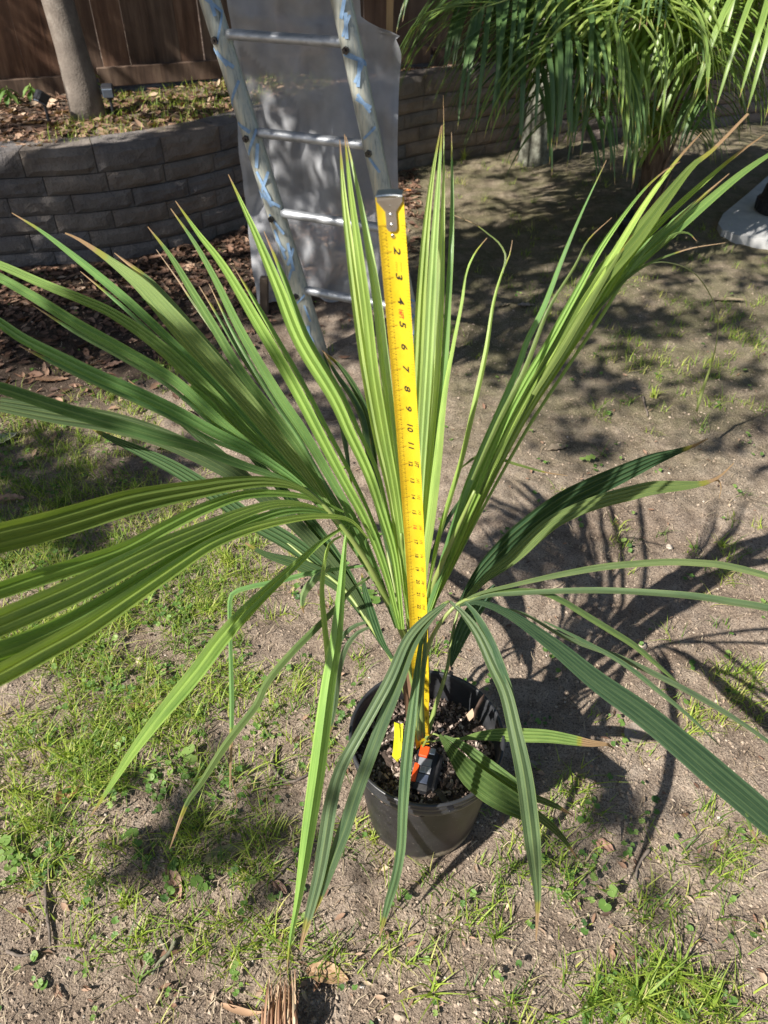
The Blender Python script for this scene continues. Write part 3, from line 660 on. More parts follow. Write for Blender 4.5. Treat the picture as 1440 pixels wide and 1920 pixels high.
# --- frond C: the big diagonal bunch to the upper right
C=frond('tall diagonal frond reaching to the upper right corner',[(800,1280),(797,1200),(805,1120),(840,1030),(890,920)],[1.17,1.12,1.05,.98,.93],.006,.002)
CZ=[1.08,.97,.90,.86,.84]
lf(C,[(797,1160),(830,1050),(880,900),(935,770),(970,690),(987,640),(1020,573),(1057,477),(1093,393),(1137,300)],[6,14,16,15,13,12,11,8,4,1],CZ,1,15,MD,.02,amp=.34)
lf(C,[(885,900),(935,790),(985,690),(1027,583),(1077,500),(1103,450),(1147,408)],[5,9,10,9,6,4,1],[.93,.88,.86,.85],1,-10,OL,.08,amp=.34)
lf(C,[(798,1165),(835,1060),(885,930),(940,800),(985,715),(1030,640),(1085,540),(1130,460),(1195,370),(1240,325),(1275,303)],[6,12,17,18,17,16,15,13,10,5,1.2],CZ,2,-12,BR,.05)
lf(C,[(799,1160),(838,1060),(890,940),(950,810),(1000,725),(1050,645),(1110,545),(1165,455),(1215,375),(1270,300),(1316,248)],[6,12,17,19,18,17,17,16,13,8,1.5],CZ,2,8,YG,.06,twin=16)
lf(C,[(1000,740),(1050,660),(1110,560),(1165,470),(1220,390),(1257,347)],[8,14,13,8,3,1],[.88,.86,.86],1,0,OL,.3,amp=.34)
lf(C,[(803,1150),(845,1050),(900,920),(965,790),(1015,700),(1070,605),(1125,525),(1190,450),(1255,365),(1300,310),(1337,281),(1403,213)],[6,12,18,22,26,32,36,38,33,20,7,5],[1.08,.96,.89,.85,.82],3,20,(.11,.20,.025),.08)
lf(C,[(803,1155),(850,1050),(905,930),(975,795),(1040,695),(1110,590),(1180,480),(1240,415),(1310,350),(1377,293),(1434,252)],[6,10,14,16,16,16,17,16,12,8,1.5],[1.08,.97,.91,.87,.85],2,-10,BR,.06,twin=16)
lf(C,[(806,1140),(855,1045),(915,910),(985,775),(1055,660),(1115,577),(1195,493),(1277,423),(1377,337),(1440,292),(1500,255)],[6,11,16,20,22,24,25,24,18,12,2],[1.09,.98,.92,.88,.86],2,16,MD,.02,twin=-15)
lf(C,[(1230,470),(1262,440),(1290,437),(1306,452)],[4,6,4,1],[.88,.87,.87],1,0,OL,.1)
lf(C,[(1110,590),(1190,510),(1280,470),(1360,455)],[5,7,3,1],[.89,.89],1,0,OL,.3,amp=.1)
lf(C,[(800,1175),(825,1090),(858,1005),(893,925)],[6,15,22,20],[1.1,1.02,.95],2,-25,(.14,.25,.03),.0)

# --- frond E: broad left frond
E=frond('long arching frond spreading to the upper left',[(779,1300),(765,1215),(745,1165),(700,1075),(655,1005),(600,940),(540,888),(480,845)],[1.2,1.14,1.10,1.04,1.0,.97,.96,.97],.0065,.0015)
EZ=[1.02,.99,.98,1.0,1.03]
lf(E,[(755,1180),(740,1050),(715,960),(690,885),(655,810),(625,745),(562,640),(520,535),(480,440),(455,385),(428,327)],[8,12,16,20,23,25,27,26,20,11,1.5],[1.08,.98,.93,.92,.93],2,-8,(.22,.36,.055),.02,twin=16)
lf(E,[(750,1180),(725,1080),(690,985),(645,900),(600,815),(550,720),(480,600),(420,500),(370,435),(329,377)],[8,13,17,21,23,24,23,19,12,1.5],[1.09,1.0,.96,.96,.98],2,0,BR,.02,twin=16)
lf(E,[(745,1178),(712,1085),(672,990),(620,895),(572,812),(520,735),(455,625),(405,525),(365,455),(320,391)],[8,13,16,18,20,20,18,15,10,1.5],[1.1,1.02,.98,.98,1.0],2,16,MD,.02,twin=-15)
lf(E,[(735,1150),(690,1060),(640,965),(575,860),(520,785),(455,700),(400,610),(360,545),(320,480),(277,425)],[7,11,14,17,19,20,19,17,12,1.5],[1.09,1.03,1.01,1.01,1.03],2,8,(.11,.23,.06),.02,twin=16)
lf(E,[(480,730),(420,650),(370,580),(330,520),(293,468)],[5,6,5,3,1],[1.02,1.03],1,0,OL,.3,amp=.1)
lf(E,[(715,1110),(660,1020),(600,930),(540,850),(475,770),(400,685),(325,600),(265,535),(205,487),(150,450),(122,437)],[6,11,16,25,34,41,45,41,30,13,3],[1.07,1.04,1.03,1.05,1.08],5,10,(.16,.27,.09),.07,twin=16)
lf(E,[(680,1050),(620,960),(555,890),(490,820),(420,740),(350,668),(290,610),(230,555),(160,497),(80,435),(22,399)],[6,10,13,16,18,18,18,18,16,9,1.5],[1.03,1.0,1.0,1.02,1.06],2,10,MD,.03,twin=-15)
lf(E,[(660,1010),(600,940),(530,875),(465,815),(390,735),(300,650),(215,590),(150,560),(80,532),(0,497),(-60,478)],[6,11,17,24,29,28,24,20,19,17,14],[1.0,.98,.98,1.0,1.04],3,-6,(.13,.25,.06),.0)
lf(E,[(640,985),(570,920),(500,860),(420,795),(330,715),(240,660),(150,610),(70,560),(0,520),(-60,490)],[5,10,14,18,21,22,22,21,19,17],[.99,.95,.94,.95,.97],2,12,MD,.0,twin=-15)
lf(E,[(600,940),(540,890),(470,845),(400,810),(333,773),(260,738),(180,703),(100,664),(43,635),(0,606),(-60,570)],[6,12,18,22,24,25,25,24,22,20,18],[.97,.93,.91,.90,.90],2,-10,MD,.0,twin=-15)
lf(E,[(580,925),(520,895),(450,870),(367,838),(300,820),(233,800),(170,782),(100,760),(50,743),(0,727),(-60,715)],[6,12,18,22,25,27,28,27,26,25,22],[.96,.92,.89,.87,.86],2,6,(.09,.20,.055),.0)
lf(E,[(480,850),(430,810),(390,765),(350,735)],[10,22,34,38],[.97,.97],3,0,(.19,.33,.07),.0)
# lower broad leaflets close to the camera, sweeping out of the left edge
lf(E,[(610,950),(560,915),(500,903),(430,908),(370,918),(300,930),(233,945),(150,970),(80,990),(0,1010),(-80,1035)],[5,14,24,34,42,50,55,58,60,62,60],[.97,.90,.82,.74,.66],3,12,(.12,.22,.035),.0)
lf(E,[(640,975),(580,950),(520,945),(450,965),(380,995),(300,1030),(220,1070),(140,1110),(60,1145),(0,1170),(-80,1200)],[5,12,20,28,36,44,50,54,56,56,54],[.99,.90,.80,.71,.62],3,-12,(.15,.27,.04),.0)
lf(E,[(660,985),(600,960),(540,958),(480,975),(410,1005),(340,1045),(260,1095),(180,1145),(90,1190),(0,1225),(-90,1255)],[5,12,18,24,30,36,42,46,48,50,50],[1.0,.90,.79,.69,.60],2,10,(.13,.25,.045),.0)
lf(E,[(690,1010),(655,975),(600,968),(540,975),(470,992),(400,1020),(330,1065),(250,1120),(160,1180),(80,1225),(0,1268),(-90,1310)],[4,10,15,20,25,30,35,40,42,44,44,42],[1.01,.9,.78,.67,.58],2,-6,(.20,.33,.05),.0)
lf(E,[(645,960),(585,935),(520,925),(450,930),(380,955),(310,990),(235,1030),(150,1060),(70,1085),(0,1108),(-80,1130)],[4,10,16,22,26,28,32,34,36,36,34],[.99,.91,.82,.73,.65],2,4,(.14,.24,.03),.0)
# --- drooping leaflets from the left frond
lf(E,[(650,985),(605,1015),(560,1055),(480,1130),(420,1195),(367,1265),(300,1345),(250,1410),(210,1470),(170,1531)],[5,12,20,28,33,34,30,22,12,2],[1.0,.94,.88,.86,.90],2,-12,(.22,.34,.05),.03)
lf(E,[(655,985),(648,1010),(640,1100),(630,1200),(615,1290),(597,1430),(578,1560),(560,1680),(545,1760),(538,1825)],[4,14,24,29,33,34,30,22,10,1.5],[1.0,1.0,1.0,1.02,1.08],1,18,(.16,.31,.04),.03,amp=.45)
lf(E,[(640,1005),(615,1025),(603,1100),(608,1173),(614,1240),(610,1330),(600,1400)],[4,8,11,12,13,8,2],[1.0,1.03,1.06],1,0,BR,.03)
lf(E,[(693,1082),(660,1105),(620,1150),(547,1223),(500,1280),(478,1325),(425,1393),(375,1470),(348,1510),(318,1592)],[5,10,14,15,15,15,16,12,8,1.5],[1.05,1.03,1.03,1.06,1.1],1,0,(.10,.19,.05),.1,amp=.4)
lf(E,[(690,1060),(640,1066),(580,1075),(520,1090),(470,1100),(437,1112),(430,1135),(432,1220),(434,1320),(433,1400),(431,1480)],[4,8,10,11,10,8,8,10,9,6,1.5],[1.04,1.04,1.06,1.08],1,0,MD,.15,amp=.34)
lf(E,[(620,1060),(590,1085),(570,1110),(566,1135),(570,1150)],[5,14,18,12,2],[1.03,1.05],1,0,(.18,.26,.09),.1)
lf(E,[(431,1440),(436,1470),(444,1500),(440,1525)],[2,2,1.5,1],[1.08,1.08],1,0,OL,1.)
# --- frond N: dark frond behind, low to the left
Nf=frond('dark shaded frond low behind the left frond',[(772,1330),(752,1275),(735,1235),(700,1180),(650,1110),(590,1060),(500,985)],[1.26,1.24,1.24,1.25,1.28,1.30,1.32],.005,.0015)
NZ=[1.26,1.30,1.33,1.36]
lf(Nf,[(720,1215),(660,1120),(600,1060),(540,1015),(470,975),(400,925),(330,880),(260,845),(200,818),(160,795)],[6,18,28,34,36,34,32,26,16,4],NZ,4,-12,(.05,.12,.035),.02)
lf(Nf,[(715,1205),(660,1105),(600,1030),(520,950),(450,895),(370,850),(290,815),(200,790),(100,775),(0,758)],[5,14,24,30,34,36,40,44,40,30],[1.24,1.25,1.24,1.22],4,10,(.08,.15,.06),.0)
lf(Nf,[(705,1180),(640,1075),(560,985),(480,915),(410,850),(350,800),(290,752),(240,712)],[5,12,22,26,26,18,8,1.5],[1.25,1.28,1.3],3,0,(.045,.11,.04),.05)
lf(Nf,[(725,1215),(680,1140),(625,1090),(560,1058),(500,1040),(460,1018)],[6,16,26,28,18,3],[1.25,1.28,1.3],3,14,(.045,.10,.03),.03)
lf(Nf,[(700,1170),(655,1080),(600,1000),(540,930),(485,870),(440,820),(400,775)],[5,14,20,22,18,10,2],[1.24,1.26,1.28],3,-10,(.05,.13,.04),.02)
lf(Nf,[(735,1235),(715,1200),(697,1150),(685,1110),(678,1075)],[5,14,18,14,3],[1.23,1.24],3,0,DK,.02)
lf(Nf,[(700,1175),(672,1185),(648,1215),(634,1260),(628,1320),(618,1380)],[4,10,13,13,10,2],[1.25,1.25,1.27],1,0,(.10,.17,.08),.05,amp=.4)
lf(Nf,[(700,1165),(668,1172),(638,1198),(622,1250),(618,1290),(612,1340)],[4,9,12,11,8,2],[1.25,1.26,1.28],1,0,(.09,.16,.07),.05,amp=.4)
# --- frond O: thin dark leaflets behind the middle
O=frond('thin dark frond drooping behind the centre',[(778,1290),(760,1200),(735,1080),(715,970),(702,880)],[1.22,1.22,1.22,1.24,1.26],.004,.0015)
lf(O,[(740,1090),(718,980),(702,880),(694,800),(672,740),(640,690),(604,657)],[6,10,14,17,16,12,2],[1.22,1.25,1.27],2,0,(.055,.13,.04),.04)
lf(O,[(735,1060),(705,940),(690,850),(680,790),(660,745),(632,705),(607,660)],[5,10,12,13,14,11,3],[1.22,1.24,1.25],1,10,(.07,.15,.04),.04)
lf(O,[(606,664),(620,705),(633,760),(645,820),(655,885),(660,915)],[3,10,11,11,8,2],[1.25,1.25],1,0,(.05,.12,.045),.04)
lf(O,[(745,1050),(722,960),(706,900),(698,850),(694,822)],[5,8,8,5,1],[1.21,1.22],1,0,OL,.02)
# --- frond J: right back, with broad folded leaflets
J=frond('frond behind on the right with brown frayed tips',[(800,1385),(815,1330),(838,1255),(848,1190),(862,1135)],[1.25,1.24,1.22,1.22,1.22],.0045,.002)
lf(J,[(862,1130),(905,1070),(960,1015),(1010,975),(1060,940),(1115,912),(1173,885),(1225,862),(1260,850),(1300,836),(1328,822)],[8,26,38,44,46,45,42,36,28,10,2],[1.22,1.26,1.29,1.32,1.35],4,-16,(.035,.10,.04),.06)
lf(J,[(868,1130),(910,1085),(960,1048),(1027,987),(1075,960),(1127,940),(1180,926),(1227,915),(1290,910),(1323,905),(1350,893),(1376,868)],[8,16,24,30,30,26,28,30,28,20,6,1.5],[1.2,1.22,1.24,1.27,1.3],4,14,(.16,.25,.07),.10)
lf(J,[(1318,908),(1345,900),(1352,915),(1348,935)],[8,5,2,1],[1.3,1.31],1,0,(.3,.28,.2),.9)
lf(J,[(1300,838),(1318,828),(1322,824)],[5,2,1],[1.35,1.35],1,0,(.4,.3,.2),1.)
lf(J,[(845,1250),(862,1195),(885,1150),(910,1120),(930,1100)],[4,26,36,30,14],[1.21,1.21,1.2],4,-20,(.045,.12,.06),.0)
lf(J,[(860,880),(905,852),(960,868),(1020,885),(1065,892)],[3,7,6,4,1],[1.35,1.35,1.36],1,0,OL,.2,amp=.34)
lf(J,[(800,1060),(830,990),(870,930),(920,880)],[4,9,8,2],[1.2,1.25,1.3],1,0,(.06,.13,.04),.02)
# --- frond I: right front, drooping
I=frond('drooping frond reaching low to the right',[(792,1380),(790,1300),(800,1220),(828,1165),(862,1130),(900,1118)],[1.22,1.15,1.08,1.04,1.02,1.02],.005,.002)
lf(I,[(862,1130),(900,1112),(960,1097),(1040,1079),(1127,1063),(1200,1056),(1260,1053),(1310,1055),(1360,1060),(1440,1080),(1520,1112)],[4,7,9,12,14,14,14,14,14,13,10],[1.02,1.0,.98,.97],1,10,(.13,.22,.08),.0,amp=.4)
lf(I,[(862,1135),(910,1118),(960,1113),(1060,1108),(1160,1108),(1293,1117),(1380,1130),(1440,1140),(1530,1160)],[5,9,11,13,13,14,15,15,13],[1.02,1.0,.97,.95],1,-12,(.11,.19,.08),.0,amp=.4)
lf(I,[(880,1120),(950,1108),(1013,1110),(1055,1127),(1093,1150),(1150,1185),(1193,1213),(1250,1262),(1290,1298)],[4,9,11,12,13,13,12,7,1.5],[1.02,1.02,1.04,1.06],1,8,(.10,.18,.04),.02,amp=.4)
lf(I,[(862,1135),(900,1130),(960,1155),(1040,1212),(1120,1278),(1200,1335),(1277,1397),(1350,1460),(1400,1502),(1450,1545),(1520,1600)],[6,16,26,36,44,50,54,58,58,56,50],[1.02,1.0,.97,.94,.92],5,-10,(.05,.115,.055),.0,curl=.12,face=.15,amp=.75)
lf(I,[(910,1135),(980,1150),(1060,1195),(1160,1232),(1250,1275),(1330,1318),(1400,1362),(1470,1412)],[3,6,9,11,12,12,9,7],[1.04,1.05,1.05],1,0,(.10,.17,.08),.0,amp=.34)
lf(I,[(1020,1165),(1090,1200),(1170,1245),(1240,1300),(1300,1350),(1352,1400)],[3,8,10,10,7,1.5],[1.03,1.02,1.02],1,0,(.09,.17,.07),.0,amp=.34)
lf(I,[(1395,1505),(1405,1545),(1418,1572),(1432,1588)],[8,8,4,1],[.94,.94],1,0,OL,.4)
lf(I,[(843,1127),(868,1150),(897,1190),(925,1250),(948,1300),(965,1370),(982,1450),(993,1530),(1002,1610),(1008,1680),(1007,1720),(1005,1765)],[5,18,23,26,28,32,35,36,34,22,9,2],[1.02,.99,.97,.98,1.02],2,14,(.085,.16,.065),.08,amp=.32)
lf(I,[(868,1125),(890,1150),(915,1195),(940,1255),(958,1310),(968,1360),(976,1400)],[4,14,18,18,15,9,2],[1.02,.99,.99],1,-14,(.07,.15,.06),.02,amp=.34)
# --- frond L: leaflets hanging over the front of the pot
L_=frond('front frond with leaflets hanging over the pot',[(786,1385),(780,1300),(785,1230),(800,1175),(825,1138),(842,1127)],[1.21,1.12,1.07,1.04,1.02,1.02],.004,.002)
lf(L_,[(842,1127),(800,1158),(763,1200),(732,1270),(700,1330),(672,1380),(640,1440),(622,1500),(610,1570),(598,1640),(580,1713),(562,1782)],[5,15,20,22,22,22,25,29,28,24,18,3],[1.02,.98,.97,1.0,1.05],2,8,(.12,.19,.085),.05,amp=.34)
lf(L_,[(840,1128),(805,1165),(775,1210),(750,1275),(722,1345),(690,1430),(668,1490),(645,1560),(618,1630),(595,1690),(570,1745)],[5,14,20,24,26,26,27,28,26,18,3],[1.02,.985,.975,1.0,1.04],2,-12,(.085,.16,.07),.08,amp=.34)
lf(L_,[(800,1155),(790,1200),(780,1280),(770,1360),(762,1430),(756,1510),(752,1590),(741,1650),(727,1697),(712,1757)],[4,10,16,22,23,22,19,19,17,2],[1.04,1.0,.98,.98,1.02],2,6,(.11,.20,.075),.03,amp=.4)
lf(L_,[(800,1150),(797,1200),(792,1260),(786,1320),(782,1370)],[4,8,9,7,2],[1.04,1.02,1.02],1,0,(.09,.17,.06),.0)
# --- small low fronds in the pot
K=frond('small low fan leaf bending over the right side of the pot',[(793,1400),(800,1388),(812,1376),(828,1382)],[1.25,1.23,1.21,1.21],.002,.0015)
lf(K,[(824,1378),(850,1412),(880,1450),(920,1482),(962,1508),(1000,1530)],[6,28,48,54,50,30],[1.205,1.15,1.10,1.11],5,-10,(.09,.17,.04),.0,face=.2,amp=.7)
lf(K,[(832,1380),(870,1400),(910,1432),(950,1462),(990,1488)],[5,20,28,28,20],[1.20,1.15,1.12],3,12,(.11,.20,.05),.0)
lf(K,[(975,1510),(1010,1530),(1040,1555),(1062,1580),(1082,1610)],[22,18,16,9,1.5],[1.11,1.2],3,0,(.09,.16,.04),.15)
lf(K,[(985,1490),(1015,1500),(1050,1515),(1075,1530)],[14,14,10,1.5],[1.13,1.2],2,0,(.09,.16,.04),.25)
K2=frond('short leaf with orange burnt tip beyond the pot rim',[(795,1392),(820,1388),(845,1386),(866,1384)],[1.25,1.25,1.25,1.25],.002,.0015)
lf(K2,[(862,1386),(900,1380),(940,1378),(985,1379),(1030,1381),(1075,1388),(1110,1394),(1140,1396),(1152,1405)],[4,18,26,28,28,24,20,12,2],[1.24,1.24,1.25],4,10,(.19,.30,.06),.22)

# ================================================================ TAPE MEASURE
def flatm(name,c,rough=.5,metal=0,spec=.5,nscale=40,var=.15):
    c2=tuple(x*(1-var) for x in c); return simple(name,c2,c,nscale,rough,0,metal,spec=spec)
M['tape']=simple('yellow_tape_paint',(.66,.46,.015),(.82,.60,.03),55,.34,.0004,sc3=(1,1,.5))
M['ink']=flatm('black_ink',(.02,.02,.018),.6); M['red']=flatm('red_ink',(.75,.06,.03),.6); M['faint']=flatm('worn_ink',(.42,.26,.02),.6)
M['steel']=simple('hook_steel',(.55,.56,.55),(.75,.76,.74),60,.28,.0003,1.)
tape=empty('tape_measure',(.068,.70,.205),'yellow steel tape measure standing upright from the pot beside the palm','tape measure')
HK=P(731,368,.660); BT=P(791,1398,1.262)
TL=(HK-BT).length; print('tape inches',TL/.0254)
IN=TL/36.3
def tp(s):
    """s in inches from the hook -> point, side, normal"""
    t=s/36.3; p=HK.lerp(BT,t)+Vector((.010*math.sin(PI*t)*.6,0,0))
    tw=R(-8+10*t)+ (R(22)*max(0,(t-.72)/.28)); S=Vector((math.cos(tw),math.sin(tw),0)); d=(BT-HK).normalized(); S=(S-d*S.dot(d)).normalized(); Nn=S.cross(d)
    if Nn.y>0: Nn=-Nn
    return p,S,Nn
TW=IN*1.0
def tapept(s,a,off=0.):
    """a in inches from the middle, positive to the right"""
    p,S,Nn=tp(s); return p+S*(a*IN)+Nn*(off+.0030*(a/.5)**2)
V=[];F=[];ns,na=150,9
for i in range(ns):
    s=36.3*i/(ns-1)
    for k in range(na): V.append(tapept(s,-.5+k/(na-1)))
for i in range(ns-1):
    for k in range(na-1): F.append((i*na+k,i*na+k+1,(i+1)*na+k+1,(i+1)*na+k))
n0=len(V); 
for i in range(ns):
    s=36.3*i/(ns-1)
    for k in range(na): V.append(tapept(s,-.5+k/(na-1),-.0004))
for i in range(ns-1):
    for k in range(na-1): F.append((n0+i*na+k+1,n0+i*na+k,n0+(i+1)*na+k,n0+(i+1)*na+k+1))
blade=mk('blade',V,F,M['tape'],tape)
def textmesh(txt,size,shear=.18,bold=0.):
    cu=bpy.data.curves.new('t','FONT'); cu.body=txt; cu.size=1; cu.shear=shear; cu.offset=bold; cu.align_x='CENTER'; cu.align_y='CENTER'; cu.resolution_u=3
    o=bpy.data.objects.new('t',cu); COL.objects.link(o); dg=bpy.context.evaluated_depsgraph_get(); dg.update()
    me=bpy.data.meshes.new_from_object(o.evaluated_get(dg)); V=[v.co*size for v in me.vertices]; F=[tuple(p.vertices) for p in me.polygons]
    bpy.data.objects.remove(o); bpy.data.meshes.remove(me); bpy.data.curves.remove(cu); return V,F
inkb=MB();redb=MB();fb=MB()
def put(mb,txt,s,a,size,xs=1.,bold=.0):
    red=mb is redb
    if red: mb=MB()
    V,F=textmesh(txt,size,.2,bold); W=[tapept(s+v.x*xs,a+v.y,.00035) for v in V]; mb.add(W,F)
    if red: mb.build('red_marking',M['red'],blade)
for n in range(2,12): put(inkb,str(n),n-.05,.10,.34,1.75 if n<10 else 1.5,.02)
put(inkb,'1FT',12,.30,.25,.95,.03); put(inkb,'12',12,.02,.25,1.3,.03)
put(redb,'16FT',4.5,.08,.24,.85,.03)
for n in range(13,36):
    if n%12==0: put(inkb,'%dFT'%(n//12),n,.30,.25,.95,.03); put(inkb,str(n),n,.02,.25,1.3,.03); continue
    tgt=redb if n%16==0 else inkb
    put(tgt,str(n),n,.05,.25,1.35,.015); put(inkb if n%16 else redb,'%dF%d'%(n//12,n%12),n,.31,.19,1.2,.0)
put(inkb,'36',35.9,.02,.25,1.3,.03); put(inkb,'3FT',35.9,.28,.22,.95,.03)
def tick(mb,s,a0,a1,w=.018):
    W=[tapept(s-w/2,a0,.0003),tapept(s-w/2,a1,.0003),tapept(s+w/2,a1,.0003),tapept(s+w/2,a0,.0003)]; mb.add(W,[(0,1,2,3)])
for i in range(16*1,int(36.2*16)):
    s=i/16; n=i%16
    l=.40 if n==0 else (.26 if n%8==0 else (.20 if n%4==0 else (.15 if n%2==0 else .10)))
    tick(fb,s,-.5,-.5+l,.016 if n else .022)
    if n%2==1: tick(inkb if n%4==1 else fb,s,-.27,-.23,.03)
    if n%2==0 : tick(fb,s,.5-(.12 if n%4 else .17),.5,.012)
for j in range(8): tick(fb,2.42+j*.05,.02+(j%2)*.03,.07,.02); tick(fb,2.42+j*.05,.2,.25,.02)
inkb.build('black_markings',M['ink'],blade); fb.build('scale_markings',M['faint'],blade)
# hook
mb=MB(); out=[(-.46,-.02),(.46,-.02),(.47,.12),(.30,.36),(.20,.50),(.20,1.10),(.12,1.22),(-.12,1.22),(-.20,1.10),(-.20,.50),(-.30,.36),(-.47,.12)]
V=[tapept(s,a*.98,.0012) for a,s in out]+[tapept(s,a*.98,.0022) for a,s in out]; nn=len(out)
mb.add(V,[tuple(range(nn))[::-1],tuple(range(nn,2*nn))]+[(i,(i+1)%nn,nn+(i+1)%nn,nn+i) for i in range(nn)])
# bent lip pointing backwards/up at the end
p,S,Nn=tp(0); V=[]
for k in range(9):
    a=-.47+.94*k/8; q=tapept(-.02,a,.0022); V+=[q,q+Nn*.0014+Vector((0,0,.001)),q+Nn*.001+Vector((0,0,.0022)),q-Nn*.009+Vector((0,0,.0035))]
mb.add(V,[(k*4+j,k*4+j+1,k*4+4+j+1,k*4+4+j) for k in range(8) for j in range(3)])
hook=mb.build('hook',M['steel'],tape)
for s in(.28,.62,.98):
    mb=MB(); c=tapept(s,0,.0024); p,S,Nn=tp(s); d=S.cross(Nn)
    ring=[];V=[];m=12
    for (r,h) in((.0019,0),(.0017,.0008),(.0008,.0013)):
        for k in range(m): V.append(c+(S*math.cos(2*PI*k/m)+d*math.sin(2*PI*k/m))*r+Nn*h)
    F=[(j*m+k,j*m+(k+1)%m,(j+1)*m+(k+1)%m,(j+1)*m+k) for j in range(2) for k in range(m)]+[tuple(2*m+k for k in range(m))]
    mb.add(V,F); mb.build('rivet',M['steel'],hook,True)
mb=MB(); c=tapept(1.42,0,.0006); p,S,Nn=tp(1.42); d=S.cross(Nn); m=14; V=[c+(S*math.cos(2*PI*k/m)+d*math.sin(2*PI*k/m))*r+Nn*h for (r,h) in((.0019,0),(.0016,.0006),(.0009,.0004)) for k in range(m)]
mb.add(V,[(j*m+k,j*m+(k+1)%m,(j+1)*m+(k+1)%m,(j+1)*m+k) for j in range(2) for k in range(m)]); mb.build('eyelet',M['steel'],tape,True)
# case: black D-shaped body lying on the soil, seen from the mouth side
M['case']=simple('black_rubber_case',(.012,.012,.014),(.03,.03,.034),40,.45,.0005)
M['orange']=flatm('orange_plastic',(.80,.09,.015),.45); M['grey']=flatm('grey_label',(.28,.29,.32),.4); M['grey2']=flatm('pale_label',(.45,.45,.48),.4); M['navy']=flatm('blue_grey_label',(.09,.11,.17),.35)
c0=P(800,1400,1.262); c1=P(782,1492,1.235)
cx_=(BT+Vector((.002,-.030,-.010))); ax=(c1-c0); axf=Vector((ax.x,ax.y,0)).normalized()
side=Vector((axf.y,-axf.x,0));  side=side if side.x>0 else -side
Mx=Matrix((side,-axf,Vector((0,0,1)))).transposed()
def cb(mb,c,size,bev,a=0.): mb.box(cx_+Mx@Vector(c),size,Mx,a,bev)
mb=MB(); cb(mb,(.004,-.012,-.010),(.036,.078,.052),.007)
cb(mb,(.004,-.045,-.022),(.038,.012,.030),.004); cb(mb,(.0255,-.012,-.010),(.008,.068,.044),.0035); cb(mb,(.004,.020,-.016),(.034,.014,.030),.004)
for k in range(5): cb(mb,(.004,-.0512,-.008-.006*k),(.034,.003,.003),.001)
case=mb.build('case',M['case'],tape)
mb=MB(); cb(mb,(-.002,.014,.0175),(.016,.020,.006),.0015); mb.build('lock_button',M['orange'],case)
mb=MB(); cb(mb,(.003,-.004,.0168),(.022,.014,.002),.0006); mb.build('grey_grip',M['grey'],case)
mb=MB(); cb(mb,(-.009,-.026,.0166),(.008,.034,.002),.0006); mb.build('orange_band',M['orange'],case)
mb=MB(); cb(mb,(.006,-.018,.0168),(.018,.012,.002),.0006); l1=mb.build('label',M['grey2'],case)
mb=MB(); cb(mb,(.0015,-.018,.0182),(.006,.008,.0008),.0002); cb(mb,(.0105,-.018,.0182),(.006,.008,.0008),.0002); mb.build('label_print',M['grey'],l1)
mb=MB(); cb(mb,(.005,-.034,.0166),(.018,.016,.002),.0006); mb.build('label',M['navy'],case)
for (x_,y_) in((.022,-.038),(.022,.014)):
    mb=MB(); q=cx_+Mx@Vector((x_+.0085,y_,-.004)); mb.tube([q,q+Mx@Vector((.0012,0,0))],[.0022,.0020],8); mb.build('screw',M['steel'],case)
mb=MB(); cb(mb,(.010,.018,.0165),(.012,.012,.003),.001); mb.build('blade_mouth',M['steel'],case)

# plant tag
M['tagy']=simple('yellow_tag',(.75,.72,.03),(.85,.82,.05),60,.5,.0)
m,nt,b,o_=newmat('speckled_yellow_tag'); co=coords(nt); f=noise(nt,co,420,2,.5); nt.links.new(mix(nt,ramp(nt,f,[(.60,(0,0,0)),(.66,(.6,.6,.6))]),(.80,.78,.03),(.25,.22,.03)),b.inputs['Base Color']); b.inputs['Roughness'].default_value=.5; M['tagy']=m
V=[];F=[]; rows=[(739,1354,748,1357,756,1357),(739,1380,747,1384,755,1380),(737,1405,745,1409,753,1405),(735,1418,744,1424,751,1420),(744,1428,745,1429,746,1428)]
for i,r in enumerate(rows):
    z=1.20+.012*i
    for k in range(3): V.append(P(r[2*k],r[2*k+1],z+(.004 if k==1 else 0)))
n0=len(V); V+=[v-Vector((0,-.0006,.0004)) for v in V[:n0]]
for off in(0,n0):
    for i in range(4):
        for k in range(2): a=off+i*3+k; F.append((a,a+1,a+4,a+3) if off else (a,a+3,a+4,a+1))
tag(mk('plant_tag',V,F,M['tagy'],None,False),'yellow plastic plant tag stuck in the potting mix','plant tag')

# ================================================================ LADDER
m,nt,b,o_=newmat('weathered_aluminium'); co=coords(nt,'Object'); mp=N(nt,'ShaderNodeMapping'); mp.inputs['Scale'].default_value=(40,40,2.5); nt.links.new(co,mp.inputs[0])
f=noise(nt,mp.outputs[0],3,5,.7); f2=noise(nt,co,18,4,.6)
c=ramp(nt,f,[(.3,(.20,.22,.20)),(.5,(.42,.44,.40)),(.7,(.50,.47,.36))]); nt.links.new(c,b.inputs['Base Color']); b.inputs['Metallic'].default_value=.35; b.inputs['Roughness'].default_value=.42; bump(nt,b,f,.0015,.5); M['alu']=m
M['rung']=simple('rung_aluminium',(.30,.32,.35),(.55,.57,.60),50,.48,.0006,.7,sc3=(.3,1,1))
M['blue']=simple('blue_paint_scrawl',(.14,.25,.42),(.26,.38,.54),90,.65,0)
M['bolt']=simple('dark_bolt',(.05,.05,.055),(.16,.16,.17),60,.35,.0005,.9)
FL=Vector((-.225,2.43,-.01)); TLp=P(393,0,2.13); FR=Vector((.140,2.27,-.01)); TRp=P(640,0,2.00)
lad=empty('ladder',(FL+FR)/2,'leaning silver metal ladder with blue paint scrawls on its rails','ladder')
